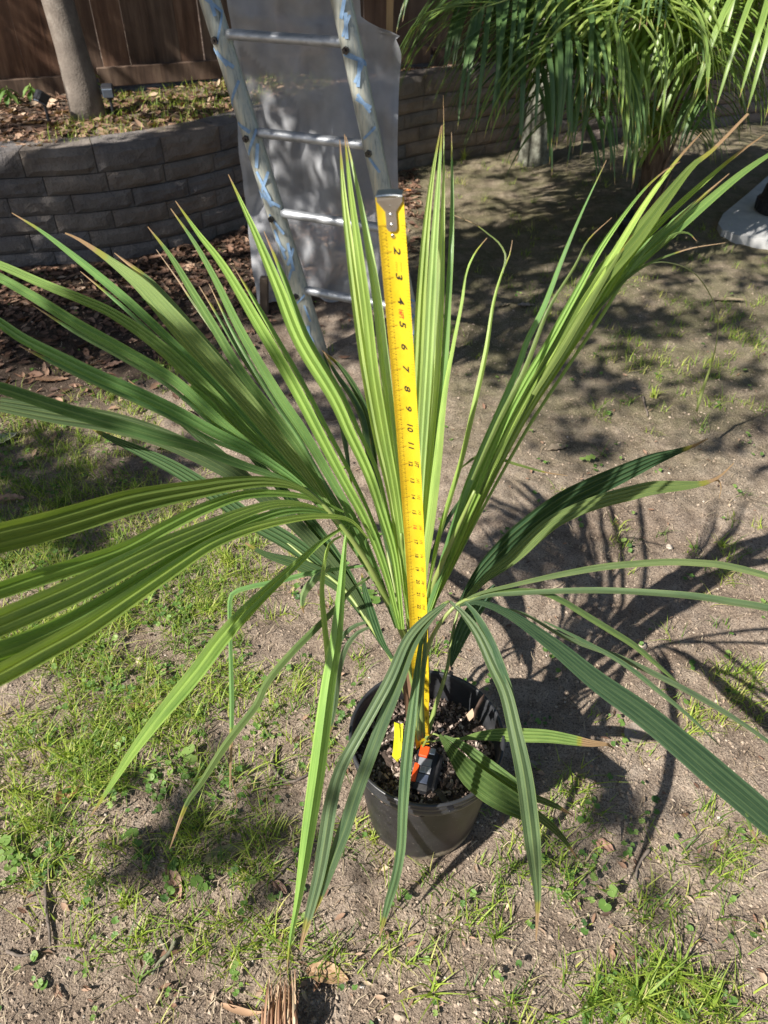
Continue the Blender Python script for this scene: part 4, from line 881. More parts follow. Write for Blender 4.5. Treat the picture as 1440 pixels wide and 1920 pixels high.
for (a,bp) in((FL,TLp),(FR,TRp)):
    d=(bp-a); mb=MB(); mb.tube([a+d*t for t in np.linspace(0,1.75,26)],.031,20,flat=.85); rail=mb.build('side_rail',M['alu'],lad,True)
    # blue scrawl: zigzag strips wrapped on the rail
    mb=MB(); dn=d.normalized(); e1=(Vector((0,-1,0))-dn*Vector((0,-1,0)).dot(dn)).normalized(); e2=dn.cross(e1)
    def wrap(s,an,r): return a+dn*s+(e1*math.cos(an)+e2*math.sin(an))*r
    Lr=d.length*1.1; s=.12
    while s<Lr:
        a0=random.uniform(-.5,.5); k3=random.choice([1,2,2,3]); mb=MB()
        for _ in range(k3):
            th_=random.uniform(-1.2,1.2); hl=random.uniform(.018,.05); m=6; wv=random.uniform(.0032,.0055); V=[];F=[]
            for k in range(m+1):
                t=(k/m-.5)*2; an=a0+t*hl*math.sin(th_)/.031; ss=s+t*hl*math.cos(th_)
                cw,sw=math.cos(th_)*wv/.031,math.sin(th_)*wv
                V+=[wrap(ss+sw,an-cw,.0316),wrap(ss-sw,an+cw,.0316)]
            for k in range(m): F.append((2*k,2*k+1,2*k+3,2*k+2))
            mb.add(V,F)
        mb.build('paint_scrawl',M['blue'],rail,True); s+=random.uniform(.03,.10)
for h in(.25,.50,.733,.987,1.24,1.5):
    pa=FL+(TLp-FL)*((h+.01)/(TLp.z+.01)); pb=FR+(TRp-FR)*((h+.01)/(TRp.z+.01)); d=(pb-pa).normalized()
    mb=MB(); mb.tube([pa+d*.02,pa+d*.04,pa+d*.06,pb-d*.06,pb-d*.04,pb-d*.02],[.013,.0150,.0150,.0150,.0150,.013],16,flat=.9); rg=mb.build('rung',M['rung'],lad,True)
    for (q,sg) in((pa,-1),(pb,-1)):
        mb=MB(); c=q+Vector((-.012,-.030,-.012)); mb.tube([c,c+Vector((-.002,-.007,-.001))],[.0105,.0105],6); mb.tube([c,c+Vector((-.004,-.011,-.002))],[.004,.004],8); mb.build('bolt',M['bolt'],rg)

# ================================================================ SHADE CLOTH and stakes
m,nt,b,o_=newmat('grey_mesh_cloth'); co=coords(nt,'Object'); 
wv=noise(nt,co,7,5,.6); 
w1=N(nt,'ShaderNodeTexWave'); w1.inputs['Scale'].default_value=190; w1.inputs['Distortion'].default_value=1.5; w1.bands_direction='Z'; nt.links.new(co,w1.inputs['Vector'])
w2=N(nt,'ShaderNodeTexWave'); w2.inputs['Scale'].default_value=190; w2.inputs['Distortion'].default_value=1.5; w2.bands_direction='X'; nt.links.new(co,w2.inputs['Vector'])
wz=mth(nt,'MULTIPLY',mth(nt,'ADD',w1.outputs['Fac'],w2.outputs['Fac']),.5)
nt.links.new(ramp(nt,wv,[(.35,(.42,.435,.47)),(.65,(.60,.615,.65))]),b.inputs['Base Color']); b.inputs['Roughness'].default_value=.8; bump(nt,b,wz,.001,.5)
tr=N(nt,'ShaderNodeBsdfTransparent'); tl=N(nt,'ShaderNodeBsdfTranslucent'); tl.inputs[0].default_value=(.33,.34,.36,1)
m1=N(nt,'ShaderNodeMixShader'); m1.inputs[0].default_value=.3; nt.links.new(b.outputs[0],m1.inputs[1]); nt.links.new(tl.outputs[0],m1.inputs[2])
at=attr(nt); m2=N(nt,'ShaderNodeMixShader'); nt.links.new(mth(nt,'ADD',at,mth(nt,'MULTIPLY',wz,.14)),m2.inputs[0]); nt.links.new(m1.outputs[0],m2.inputs[1]); nt.links.new(tr.outputs[0],m2.inputs[2]); nt.links.new(m2.outputs[0],o_.inputs[0]); M['cloth']=m
def clothy(x,z):
    n=float(vnoise(x*9+z*3.,z*4-x*5,51))-.5; n2=float(vnoise(x*22-z*9,z*8+x*12,52))-.5
    return 2.86+.018*math.sin(x*17+z*3)+.012*math.sin(x*31-z*6)+.03*z+.01*math.sin(z*9+x*5)+.095*n+.04*n2+(.016*math.sin((z-.55*(x+.2)**2*3)*34) if z>.98 else 0)+.012*abs(math.sin((x*.8+z)*9+n*3))
V=[];F=[];A=[];nx_,nz_=60,150
for j in range(nz_):
    z=.015+1.85*j/(nz_-1)
    xl=-.512-.01*math.sin(z*5); xr=.060+.012*math.sin(z*6+1)
    if z>.93: k=min(1,(z-.93)/.05); xr=xr+(-.075-.03*(z-.95)-xr)*k
    elif z>.86: xr-=.03*((z-.86)/.07)**2
    for i in range(nx_):
        x=xl+(xr-xl)*i/(nx_-1); zz=z+((.014*math.sin(x*14)+.012*math.sin(x*37))*(1-j/6) if j<6 else 0)
        V.append((x,clothy(x,z),zz)); 
        fold=abs(z-(.95-.9*(x+.5)))   # single layer triangle upper left, double elsewhere
        e_=min(i,nx_-1-i,j); A.append(.0 if e_<2 else .34 if (x<-.30 and z>.42 and z<.92-(x+.5)*.9) else .10)
for j in range(nz_-1):
    for i in range(nx_-1): a=j*nx_+i; F.append((a,a+1,a+nx_+1,a+nx_))
o=mk('shade_cloth',V,F,M['cloth'],None,True,attr=A); tag(o,'grey see-through mesh cloth hung upright behind the ladder','shade cloth')
M['stake']=simple('pale_wood_stake',(.28,.17,.07),(.48,.32,.15),12,.7,.002,sc3=(3,3,.3)); M['stake2']=simple('dark_wood_stake',(.07,.05,.035),(.16,.12,.09),12,.85,.002,sc3=(3,3,.3))
mb=MB(); mb.box((.020,3.03,1.0),(.024,.022,2.0),Matrix.Rotation(.02,3,'Y'),0,.002); tag(mb.build('wooden_stake',M['stake']),'thin yellow-brown wooden stake rising behind the grey cloth','stake')
mb=MB(); mb.box((-.475,2.80,.055),(.032,.032,.19),Matrix.Rotation(.1,3,'Y'),0,.003); tag(mb.build('wooden_stake',M['stake2']),'short dark wooden stake under the lower left corner of the cloth','stake')

# ================================================================ BACKGROUND PALM
bpr=empty('palm_tree',(1.265,3.66,0),'leafy green palm with drooping fronds in the upper right','palm tree')
M['fib']=simple('fibrous_palm_trunk',(.06,.04,.03),(.20,.14,.10),35,.95,.008,sc3=(1,1,.25))
ctr=Vector((1.22,3.62,.62)); mb=MB(); mb.tube([(1.265,3.66,-.02),(1.262,3.655,.1),(1.25,3.64,.3),(1.23,3.63,.5),(1.22,3.62,.7)],[.062,.055,.05,.048,.03],14)
for k in range(26):
    z=.06+k*.024; a=k*2.4; c=Vector((1.262-.04*z,3.655-.05*z,z)); mb.tube([c+Vector((.045*math.cos(a),.045*math.sin(a),-.03)),c+Vector((.057*math.cos(a),.057*math.sin(a),.05)),c+Vector((.075*math.cos(a),.075*math.sin(a),.12))],[.016,.012,.004],6,flat=.5)
mb.build('trunk',M['fib'],bpr,True)
def bg_frond(pts,n,ll,color,grav=.6,side=(-1,1),wd=.016,start=.15,fwd=.5,label=None,rz=.007,parent=None,dry=.03,ns=8):
    q=cr([tuple(p) for p in pts],40); C=[Vector(p) for p in q]
    mb=MB(); mb.tube(C,list(np.linspace(rz,.0015,40)),7)
    fr=mb.build('frond',M['petiole'],parent or bpr,True)
    if label: fr['label']=label
    V=[];F=[];UV=[]
    for i in range(n):
        t=start+(1-start)*(i+random.uniform(-.3,.3))/n; t=min(max(t,0),.995); k=min(38,int(t*39)); c=C[k]; T=(C[k+1]-C[max(0,k-1)]).normalized(); S=T.cross(Vector((0,0,1)));
        if S.length<.15: S=Vector((T.y,-T.x,0)) if (abs(T.x)+abs(T.y))>.01 else Vector((1,0,0))
        S.normalize()
        for sg in side:
            L=ll*(.55+.6*math.sin(PI*min(1,.2+.75*t)))*random.uniform(.85,1.1); d0=(S*sg*random.uniform(.7,1.)+T*fwd+Vector((0,0,.15))).normalized(); p=c.copy(); d=d0.copy(); b=len(V); w0=wd*random.uniform(.8,1.15)
            for j in range(ns+1):
                s=j/ns; wj=w0*min(1,s*6+.3)*(1-s**3)**.8*.5+.0004
                sd_=d.cross(Vector((0,0,1))); sd_=sd_.normalized() if sd_.length>.05 else Vector((S.x,S.y,0)).normalized()
                up=sd_.cross(d).normalized()
                V+=[p-sd_*wj+up*wj*.35,p.copy(),p+sd_*wj+up*wj*.35]; UV+=[(.2,s),(.5,s),(.8,s)]
                p=p+d*(L/ns); d=(d+Vector((random.gauss(0,.014),random.gauss(0,.014),-grav*(.10+.25*s)*8/ns))).normalized()
            for j in range(ns):
                for q_ in range(2): a=b+j*3+q_; F.append((a,a+1,a+4,a+3))
    mk('leaflets',V,F,M['bgleaf'],fr,True,uv=UV,color=(*color,dry+.06))
    return fr
g1=(.20,.31,.07); g2=(.09,.17,.055); g3=(.30,.41,.10)
def W3(l): return [P(*a) for a in l]
# front bunch hanging toward the camera
def hang(pts,n,ll,col,grav=1.6,wd=.017,fwd=.3,start=.3,side=(-1,1)):
    n=int(n*.8); wd*=1.25; grav*=.95; fwd=fwd*1.2+.1
    return bg_frond([ctr,(Vector(ctr)*.45+Vector(P(*pts[0]))*.55)+Vector((0,0,.18))]+[P(*a) for a in pts],n,ll,col,grav,side,wd,start,fwd)
hang([(1190,-170,3.0),(1195,-60,2.8),(1212,10,2.68),(1228,60,2.62)],30,.62,g3,1.7)
hang([(1130,-180,3.05),(1150,-90,2.9),(1165,-20,2.82),(1168,30,2.8)],30,.66,g1,1.7)
hang([(1200,-190,3.2),(1230,-120,3.0),(1265,-50,2.9),(1290,30,2.85)],26,.55,g1,1.5)
hang([(1160,-150,2.9),(1155,-70,2.7),(1150,0,2.6),(1140,50,2.55)],24,.60,g3,1.9,wd=.015)
hang([(1220,-150,2.95),(1235,-70,2.75),(1240,-10,2.65),(1238,40,2.6)],24,.5,g3,1.9,wd=.015)
hang([(1250,-120,3.3),(1210,-40,3.2),(1180,20,3.1),(1150,80,3.0)],24,.5,g2,1.4,wd=.014)
# left dark fronds
hang([(1130,20,3.1),(1050,-5,3.0),(990,10,2.95),(940,60,2.95)],40,.62,g2,1.1,wd=.014,fwd=.8)
hang([(1060,-100,3.1),(960,-70,3.0),(900,-30,3.0),(840,20,3.0)],36,.55,g2,1.1,wd=.013,fwd=.8)
hang([(1100,60,2.9),(1060,55,2.8),(1020,90,2.75),(990,150,2.75)],34,.55,g2,1.1,wd=.014,fwd=.7)
hang([(1150,110,2.95),(1115,120,2.85),(1085,165,2.8),(1065,225,2.8)],30,.48,g2,1.3,wd=.013,fwd=.5)
hang([(1140,60,2.9),(1090,30,2.8),(1070,60,2.7),(1060,120,2.65)],30,.60,g1,1.7,wd=.015,fwd=.35)
hang([(1100,-60,3.2),(1040,-80,3.2),(980,-70,3.2),(920,-30,3.2)],34,.6,g2,1.3,wd=.014,fwd=.6)
hang([(1080,-90,3.0),(1000,-60,2.9),(930,-10,2.85),(870,50,2.85)],30,.72,g2,1.3,wd=.014,fwd=.7)
hang([(1120,0,2.9),(1060,10,2.8),(1000,60,2.75),(950,120,2.75)],26,.6,g2,1.5,wd=.015,fwd=.6)
hang([(1340,-40,2.9),(1390,-50,2.8),(1440,-20,2.75),(1490,40,2.75)],24,.62,g1,2.0,wd=.017,fwd=.2)
bg_frond([ctr,Vector((1.0,3.4,1.1)),P(1040,-40,2.8),P(950,0,2.6),P(880,20,2.5)],12,.5,g1,.45,wd=.012,start=.5,fwd=1.2,side=(1,))
# right side
hang([(1290,0,3.0),(1350,-60,2.9),(1420,-60,2.8),(1500,-40,2.8)],34,.46,g1,2.2,wd=.020,fwd=.1)
hang([(1300,-60,3.2),(1370,-90,3.1),(1440,-80,3.05),(1520,-40,3.0)],34,.46,g3,2.0,wd=.018,fwd=.1)
hang([(1280,60,3.0),(1325,-10,2.85),(1365,-60,2.8)],26,.40,g3,.5,wd=.013,fwd=.6)
hang([(1290,60,3.0),(1320,40,2.9),(1345,80,2.85),(1360,140,2.85)],28,.45,g1,1.4,wd=.016,fwd=.4)
hang([(1330,110,3.4),(1390,95,3.4),(1460,125,3.4),(1520,190,3.4)],34,.45,g1,.7,wd=.013,fwd=.6)
hang([(1310,60,3.5),(1360,20,3.5),(1420,30,3.5),(1490,80,3.5)],30,.5,g2,1.2,wd=.015,fwd=.4)
hang([(1245,90,2.95),(1270,50,2.85),(1295,60,2.75),(1315,120,2.7)],26,.42,g1,1.4,wd=.015,fwd=.4)
hang([(1250,130,3.1),(1290,110,3.0),(1320,150,2.95),(1340,210,2.95)],24,.36,g2,1.2,wd=.014,fwd=.4)
# little bright inner leaves
bg_frond([ctr-Vector((0,0,.1)),P(1200,210,3.3),P(1180,190,3.2),P(1150,220,3.1)],14,.32,(.26,.38,.10),1.3,wd=.018,start=.3,fwd=.5)
bg_frond([ctr-Vector((0,0,.15)),P(1230,220,3.3),P(1260,200,3.2),P(1275,250,3.15)],14,.30,(.22,.34,.08),1.3,wd=.018,start=.3,fwd=.5)
bg_frond([ctr,Vector((1.25,3.75,1.0)),Vector((1.3,4.2,1.5)),Vector((1.35,4.7,1.5)),Vector((1.3,5.0,1.2))],30,.6,g2,1.2,wd=.018)
bg_frond([ctr,Vector((1.1,3.8,1.0)),Vector((.7,4.1,1.4)),Vector((.4,4.3,1.2)),Vector((.2,4.4,.95))],34,.55,g2,1.2,wd=.016)
bg_frond([ctr,Vector((1.5,3.8,1.0)),Vector((1.9,4.1,1.35)),Vector((2.3,4.3,1.15)),Vector((2.5,4.4,.9))],34,.6,g1,1.2,wd=.018)
# nursery pot of the palm
mb=MB(); mb.lathe([(.10,-.02),(.115,.0),(.125,.06),(.132,.065),(.132,.08),(.12,.08),(.11,.05),(.02,.05)],(1.262,3.655,0),32); mb.build('pot',M['potrim'],bpr,True)

# ================================================================ RIGHT SIDE: slab, black base, planter
M['conc']=simple('pale_concrete',(.36,.37,.38),(.52,.52,.51),14,.85,.0006)
q=[G(1343,432),G(1352,414),G(1400,374),G(1440,338),G(1700,140),G(1900,330),G(1600,480),G(1440,468),G(1380,455),G(1350,444)]
V=[Vector((p.x,p.y,.035)) for p in q]+[Vector((p.x,p.y,-.05)) for p in q]; n=len(q)
F=[tuple(range(n))[::-1]]+[(i,(i+1)%n,n+(i+1)%n,n+i) for i in range(n)]
o=mk('concrete_slab',V,F,M['conc'],None,False); tag(o,'pale concrete paving slab at the right edge under a black base','paving slab')
pb=G(1462,395,.04); mb=MB(); mb.lathe([(.0,.0),(.115,.0),(.12,.01),(.12,.06),(.108,.07),(.10,.12),(.085,.14),(.05,.145),(.03,.15),(.03,.3),(.0,.3)],(pb.x,pb.y,.036),24)
for k in range(24): a=2*PI*k/24; mb.box((pb.x+.121*math.cos(a),pb.y+.121*math.sin(a),.070),(.006,.012,.05),Matrix.Rotation(a,3,'Z'))
tag(mb.build('post_base',M['case'],None),'black ribbed stand base sitting on the concrete slab','stand base')
pl=G(1450,205); M['terra']=simple('red_brown_clay',(.20,.10,.07),(.34,.19,.13),9,.85,.002)
mb=MB(); mb.lathe([(.0,0),(.26,0),(.25,.1),(.22,.3),(.21,.42),(.24,.44),(.24,.5),(.20,.5),(.19,.45),(.0,.44)],(pl.x+.12,pl.y,0),36); tag(mb.build('planter',M['terra'],None,True),'reddish brown clay planter behind the palm at the right edge','planter')

# ================================================================ SPOTLIGHTS on the terrace
M['blackp']=simple('black_plastic',(.015,.016,.02),(.035,.037,.045),30,.4,.0005); M['lens']=simple('spot_glass',(.10,.13,.18),(.16,.19,.24),30,.15,0)
def spot(u,v,label,tilt,rot):
    g=G(u,v,TH); r=empty('garden_spotlight',(g.x,g.y,TH-.03),label,'garden light','spotlights on the raised bed'); 
    mb=MB(); mb.tube([g+Vector((0,0,-.02)),g+Vector((0,0,.07))],.007,8); mb.box(g+Vector((.0,0,.075)),(.03,.010,.014),Matrix.Rotation(rot,3,'Z')); mb.build('stake',M['blackp'],r)
    Rm=Matrix.Rotation(rot,3,'Z')@Matrix.Rotation(tilt,3,'X'); c=g+Vector((0,-.01,.105)); mb=MB(); mb.box(c,(.055,.045,.05),Rm,0,.006)
    h=mb.build('lamp_head',M['blackp'],r); mb=MB(); mb.box(c+Rm@Vector((0,-.025,0)),(.046,.006,.04),Rm,0,.002); mb.build('lens',M['lens'],h)
spot(213,215,'small black garden spotlight right of the grey tree trunk',.3,.2)
spot(92,228,'small black garden spotlight left of the grey tree trunk',.9,-.8)

# ================================================================ INDIVIDUAL SMALL THINGS
def fallen(u,v,L,W,rot,col,label,curl=.2,h=0.,lift=.004,tipc=0):
    hh=TH if h else 0; p=G(u,v,hh); z=(float(th(p.x,p.y)) if h else ghf(p.x,p.y))+lift
    V=[];F=[];UV=[];nl,nw=14,7
    for i in range(nl):
        t=i/(nl-1); w=W*math.sin(PI*min(.999,max(.001,t**.85)))**.8
        for k in range(nw):
            q=k/(nw-1)-.5; x=(t-.5)*L; y=q*w+.04*L*math.sin(t*4)
            V.append(Vector((x,y,curl*L*(t-.5)**2+.9*curl*w*q*q*2+abs(q)*w*.25+.002*math.sin(x*300+q*9)))); UV.append((k/(nw-1)*2,t))
    for i in range(nl-1):
        for k in range(nw-1): a=i*nw+k; F.append((a,a+1,a+nw+1,a+nw))
    zmin=min(a.z for a in V); Rm=Matrix.Rotation(rot,3,'Z'); V=[Rm@(a-Vector((0,0,zmin)))+Vector((p.x,p.y,z)) for a in V]
    o=mk('fallen_leaf',V,F,M['dleaf'],None,True,uv=UV,color=(*col,0)); return tag(o,label,'fallen leaf','fallen leaves lying about the yard')
m,nt,b,o_=newmat('dry_leaf'); oi=N(nt,'ShaderNodeObjectInfo'); uvn=N(nt,'ShaderNodeUVMap'); f=noise(nt,uvn.outputs[0],6,5,.6)
sx=N(nt,'ShaderNodeSeparateXYZ'); nt.links.new(uvn.outputs[0],sx.inputs[0]); mid=mth(nt,'LESS_THAN',mth(nt,'ABSOLUTE',mth(nt,'SUBTRACT',sx.outputs[0],1.)),.05)
vein=mth(nt,'GREATER_THAN',mth(nt,'FRACT',mth(nt,'ADD',mth(nt,'MULTIPLY',sx.outputs[1],11.),mth(nt,'MULTIPLY',mth(nt,'ABSOLUTE',mth(nt,'SUBTRACT',sx.outputs[0],1.)),-2.))),.88)
c=mix(nt,ramp(nt,f,[(.35,(0,0,0)),(.7,(1,1,1))]),mix(nt,1.,oi.outputs['Color'],(.65,.6,.55),'MULTIPLY'),oi.outputs['Color']); c=mix(nt,mth(nt,'MULTIPLY',mth(nt,'MAXIMUM',mid,vein),.35),c,(.5,.4,.28))
nt.links.new(c,b.inputs['Base Color']); b.inputs['Roughness'].default_value=.6; bump(nt,b,f,.002,.5); M['dleaf']=m
TAN=(.42,.27,.15); BRN=(.25,.14,.08); PINK=(.42,.26,.19); GRY=(.30,.26,.22); OLV=(.22,.23,.11)
fallen(613,1828,.072,.032,-.15,TAN,'large tan leaf lying flat right of the dry palm stub',.08)
fallen(325,1655,.075,.022,-1.0,PINK,'curled brown leaf below the long drooping leaflet, left of centre',.35)
fallen(272,1325,.085,.020,.2,BRN,'long curled brown leaf in the grass under the drooping leaflet',.3)
fallen(127,1492,.050,.030,.9,(.28,.15,.06),'rust brown leaf standing in lit grass at the left',.4)
fallen(423,1602,.085,.030,.35,OLV,'olive grey leaf lying in the shade left of the pot',.1)
fallen(1195,1380,.07,.045,.6,GRY,'grey brown folded leaf right of the burnt leaf tip',.3)
fallen(22,940,.08,.03,.1,PINK,'pinkish dead leaf at the left edge in dark clover',.15)
fallen(215,888,.06,.024,-.4,PINK,'pale brown leaf left under the dark frond',.2)
fallen(280,858,.04,.02,0.,(.40,.20,.10),'orange brown leaf beneath the dark left frond',.2)
fallen(70,1425,.0,.0,0,BRN,'x') if False else None
fallen(98,715,.12,.035,.1,BRN,'big curled brown leaf near the dark mulch at left',.35)
fallen(215,690,.07,.03,.7,PINK,'pale curled leaf between mulch and lit weeds',.4)
fallen(8,830,.10,.05,1.,(.35,.40,.30),'large grey green leaf cut off by the left edge',.2)
fallen(985,580,.07,.03,.1,GRY,'pale grey leaf right of the spears on shaded soil',.3)
fallen(1365,568,.14,.03,.05,(.30,.25,.17),'long grey brown palm leaf scrap on the right ground',.12)
fallen(1045,842,.07,.03,.3,(.36,.30,.22),'pale brown leaf scrap above the two dark right leaflets',.2)
fallen(525,1665,.035,.014,-.6,(.30,.18,.14),'small mauve leaf left of the hanging front leaflets',.2)
fallen(990,1438,.07,.018,.25,GRY,'grey leaf scrap under the small fan leaf, right of the pot',.2)
fallen(945,575,.05,.02,.5,(.35,.30,.20),'small pale leaf close to the narrow leaflets',.2)
fallen(1230,1630,.0,.0,0,BRN,'x') if False else None
fallen(1135,1585,.035,.02,-.5,(.38,.22,.16),'small reddish leaf on the soil lower right of the pot',.1)
fallen(750,375,.05,.03,.1,(.55,.22,.08),'orange leaf on the sunlit strip near the wall foot',.2) if False else None
fallen(768,358,.06,.03,.1,(.60,.24,.08),'orange leaf on the lit strip right of the tape hook',.15)
def stick(pts,r,label,mat='twig',z=.006,name='twig'):
    q=cr(pts,20); C=[]
    for a in q: p=G(a[0],a[1]); C.append(Vector((p.x,p.y,ghf(p.x,p.y)+z)))
    mb=MB(); mb.tube(C,[r*(1-.5*i/19)*random.uniform(.85,1.15) for i in range(20)],7); return tag(mb.build(name,M[mat],None,True),label,'twig','twigs lying on the soil')
M['twig']=simple('grey_twig',(.07,.055,.045),(.22,.18,.15),60,.9,.001); M['gtwig']=simple('green_grey_twig',(.12,.12,.08),(.24,.24,.16),60,.9,.001)
stick([(95,1620),(84,1660),(86,1710),(92,1770)],.0042,'dark bent twig on the soil at lower left')
stick([(328,1760),(318,1785),(298,1805),(286,1828)],.0042,'greenish curved twig on bare soil at lower left','gtwig')
stick([(300,1762),(310,1778),(313,1790)],.003,'short greenish twig touching the curved one','gtwig')
stick([(1218,1592),(1198,1620),(1192,1650)],.0036,'short dark twig on the sunlit soil at lower right')
stick([(520,1398),(510,1425),(522,1455),(550,1463),(580,1452)],.0045,'brown hooked root curling out of the soil left of the pot')
stick([(1205,745),(1208,765),(1213,785)],.004,'short dark stick poking up right of centre')
stick([(10,1780),(40,1790),(75,1778)],.003,'thin dark twig near the lower left corner')
stick([(560,1585),(545,1618),(515,1648),(488,1663)],.002,'thin pale curved stalk left of the bright hanging leaflet')
stick([(680,1310),(720,1305),(760,1302)],.004,'pale dry stalk behind the pot rim') if False else None
def stone(u,v,r,label,c=.8):
    p=G(u,v); mb=MB(); n=len(mb.V)
    V=[];F=[];nr,na=7,10
    for i in range(nr):
        ph=PI*i/(nr-1)
        for k in range(na):
            a=2*PI*k/na; rr=r*(1+.18*math.sin(a*2+u)+.1*math.cos(ph*3+v)); V.append(Vector((p.x+rr*math.sin(ph)*math.cos(a),p.y+rr*.8*math.sin(ph)*math.sin(a),ghf(p.x,p.y)+r*.25+.6*rr*math.cos(ph))))
    for i in range(nr-1):
        for k in range(na): F.append((i*na+k,(i+1)*na+k,(i+1)*na+(k+1)%na,i*na+(k+1)%na))
    mb.add(V,F,c); tag(mb.build('pebble',M['clod'],None,True),label,'pebble','pebbles on the soil')
stone(1255,1025,.010,'pale pebble on shaded soil right of the two dark leaflets',.95); stone(1205,1210,.012,'flat grey pebble between the right drooping leaflets',.9); stone(283,1800,.009,'tan pebble next to the greenish twig',.8)
stone(68,1752,.005,'tiny grey pebble near the dark bent twig',.7); stone(750,1905,.009,'grey pebble at the bottom edge centre',.7); stone(1162,1536,.008,'small dark pebble right of the pot shadow',.3); stone(262,1236,.012,'whitish pebble in the grass under the broad leaflets',.9)
# clumps of longer grass, each a thing
def clump(u,v,n,h,label,wd=.004,tint=.65,lean=.9):
    p=G(u,v); X=p.x+rng.normal(0,.006,n); Y=p.y+rng.normal(0,.006,n); o=batch_blades('grass_clump',X,Y,gh(X,Y)-.003,rng.uniform(.5,1,n)*h,rng.uniform(.6,1,n)*wd,np.clip(rng.normal(tint,.08,n),0,.85),M['grass'],label,'grass clump',lean=lean,nseg=6)
    del o['kind']; o['group']='tufts of longer grass'; return o
clump(1262,1832,22,.085,'long spiky grass tuft on bare soil at lower right',.005,.6,1.2)
clump(1200,1880,26,.10,'wide bladed grass tuft at the bottom edge right of centre',.005,.55,1.1)
clump(1330,1890,26,.09,'dense grass tuft in the bottom right corner',.005,.55)
clump(1110,1880,18,.08,'grass tuft left of the dense bottom right tufts',.005,.5)
clump(125,1420,24,.06,'bright lit broad grass tuft at the left below the broad leaflets',.006,.74)
clump(30,1480,24,.055,'bright grass tuft at the left edge',.004,.7)
clump(235,1690,24,.055,'grass tuft on soil right of the dark twig',.004,.68)
clump(260,1760,18,.05,'grass tuft above the greenish twig',.004,.7)
clump(440,1790,12,.05,'small grass tuft left of the dry palm stub',.004,.7)
clump(810,1860,14,.06,'sparse tuft of grass below the narrow front leaflet tip',.004,.6,1.3)
clump(930,1760,14,.05,'dark grass tuft near the tip of the right front leaflet',.004,.45)
clump(700,1575,18,.04,'small bright tuft against the left foot of the pot',.003,.75)
clump(340,1050,26,.06,'lit grass tuft under the broad left leaflets',.004,.72)
clump(430,1060,26,.06,'lit grass tuft between broad leaflets and dark frond',.004,.72)
clump(250,1120,22,.055,'grass tuft beneath the edge of the broad leaflets',.004,.66)
clump(1225,745,16,.06,'yellow green tuft on the lit ground right of centre',.005,.8)
clump(1350,1020,14,.05,'tuft within the fan shaped shadow at right',.004,.7)
clump(870,300,18,.10,'grass tuft on the lit strip below the block wall',.007,.75)
clump(1420,1250,14,.05,'grass tuft at the right edge beyond the shadow',.004,.7)
clump(300,690,20,.05,'pale grass tuft on lit soil behind the left frond',.004,.8)
# broad mallow seedlings
def weed(u,v,spots,label,scale=1.):
    p=G(u,v); r=empty('weed',(p.x,p.y,ghf(p.x,p.y)),label,'weed','broad-leaved seedlings'); st=MB()
    for (dx,dy,h,rr) in spots:
        V=[];F=[];A=[]; c=p+Vector((dx,dy,h)); round_leaf(V,F,A,c.x,c.y,c.z,rr*scale,random.uniform(-.3,.3),random.uniform(0,6),random.uniform(.5,.9),5); mk('leaf',V,F,M['clover'],r,True,attr=A)
        st.tube([p,(p+c)/2+Vector((0,0,.004)),c],.0007,5)
    st.build('stem',M['petiole'],r,True)
weed(1150,1690,[(-.004,.008,.022,.011),(-.020,-.012,.014,.012)],'two-leaved round seedling on sunlit soil at lower right')
weed(1243,1598,[(0,0,.012,.008)],'single round-leaved seedling near the short dark twig')
weed(355,1420,[(0,.01,.014,.013),(.006,-.012,.012,.014),(-.015,0,.01,.008)],'pale round-leaved weed between two drooping leaflets')
weed(370,1665,[(0,.006,.014,.012),(.012,-.004,.012,.010)],'blue green mallow seedling beside the curled brown leaf')
weed(250,1575,[(0,.006,.014,.012),(.012,-.010,.012,.010),(-.012,.004,.012,.009)],'shaded mallow seedlings left of centre')
weed(690,1132,[(0,0,.02,.014),(.018,-.004,.018,.012),(-.016,.006,.018,.012),(.004,.02,.02,.012)],'green mallow weed seen between the stalks',1.2)
weed(1105,868,[(0,0,.02,.016),(-.02,.01,.01,.01)],'round-leaved weed above the dark right leaflets')
weed(442,1840,[(0,.014,.03,.007),(-.003,.008,.022,.006)],'tiny upright seedling left of the dry stub')
weed(10,1590,[(0,.006,.014,.014),(.014,-.010,.012,.012),(.002,-.02,.012,.012)],'pale mallow seedlings at the left edge')
# sapling by the trunk on the terrace
def sprout(u,v,label,h,n,L):
    g=G(u,v,TH); r=empty('sapling',(g.x,g.y,TH-.02),label,'sapling'); mb=MB(); mb.tube([g,g+Vector((.01,0,h*.5)),g+Vector((0,.01,h))],.003,6); mb.build('stem',M['petiole'],r,True)
    pts=[]
    V=[];F=[];A=[]
    for i in range(n):
        c=g+Vector((0,0,h*(.4+.6*i/n))); az=i*2.4; Rm=Matrix.Rotation(az,3,'Z')@Matrix.Rotation(.4,3,'Y'); b=len(V)
        for t in(0,.3,.65,1):
            w=L*.32*math.sin(PI*max(.03,min(.97,t)));
            for q in(-1,0,1): V.append(c+Rm@Vector((t*L,q*w/2,abs(q)*w*.2-.3*L*t*t)))
        A+=[random.uniform(.2,.8)]*12
        for k in range(3):
            for q in range(2): a=b+k*3+q; F.append((a,a+1,a+4,a+3))
    mk('foliage',V,F,M['clover'],r,True,attr=A)
sprout(178,168,'small leafy sprout beside the trunk base against the fence',.10,5,.07)
sprout(20,195,'leafy green seedling on the raised bed at the left edge',.08,10,.08)
sprout(62,186,'second leafy seedling left of the trunk near the spotlight',.07,8,.07)
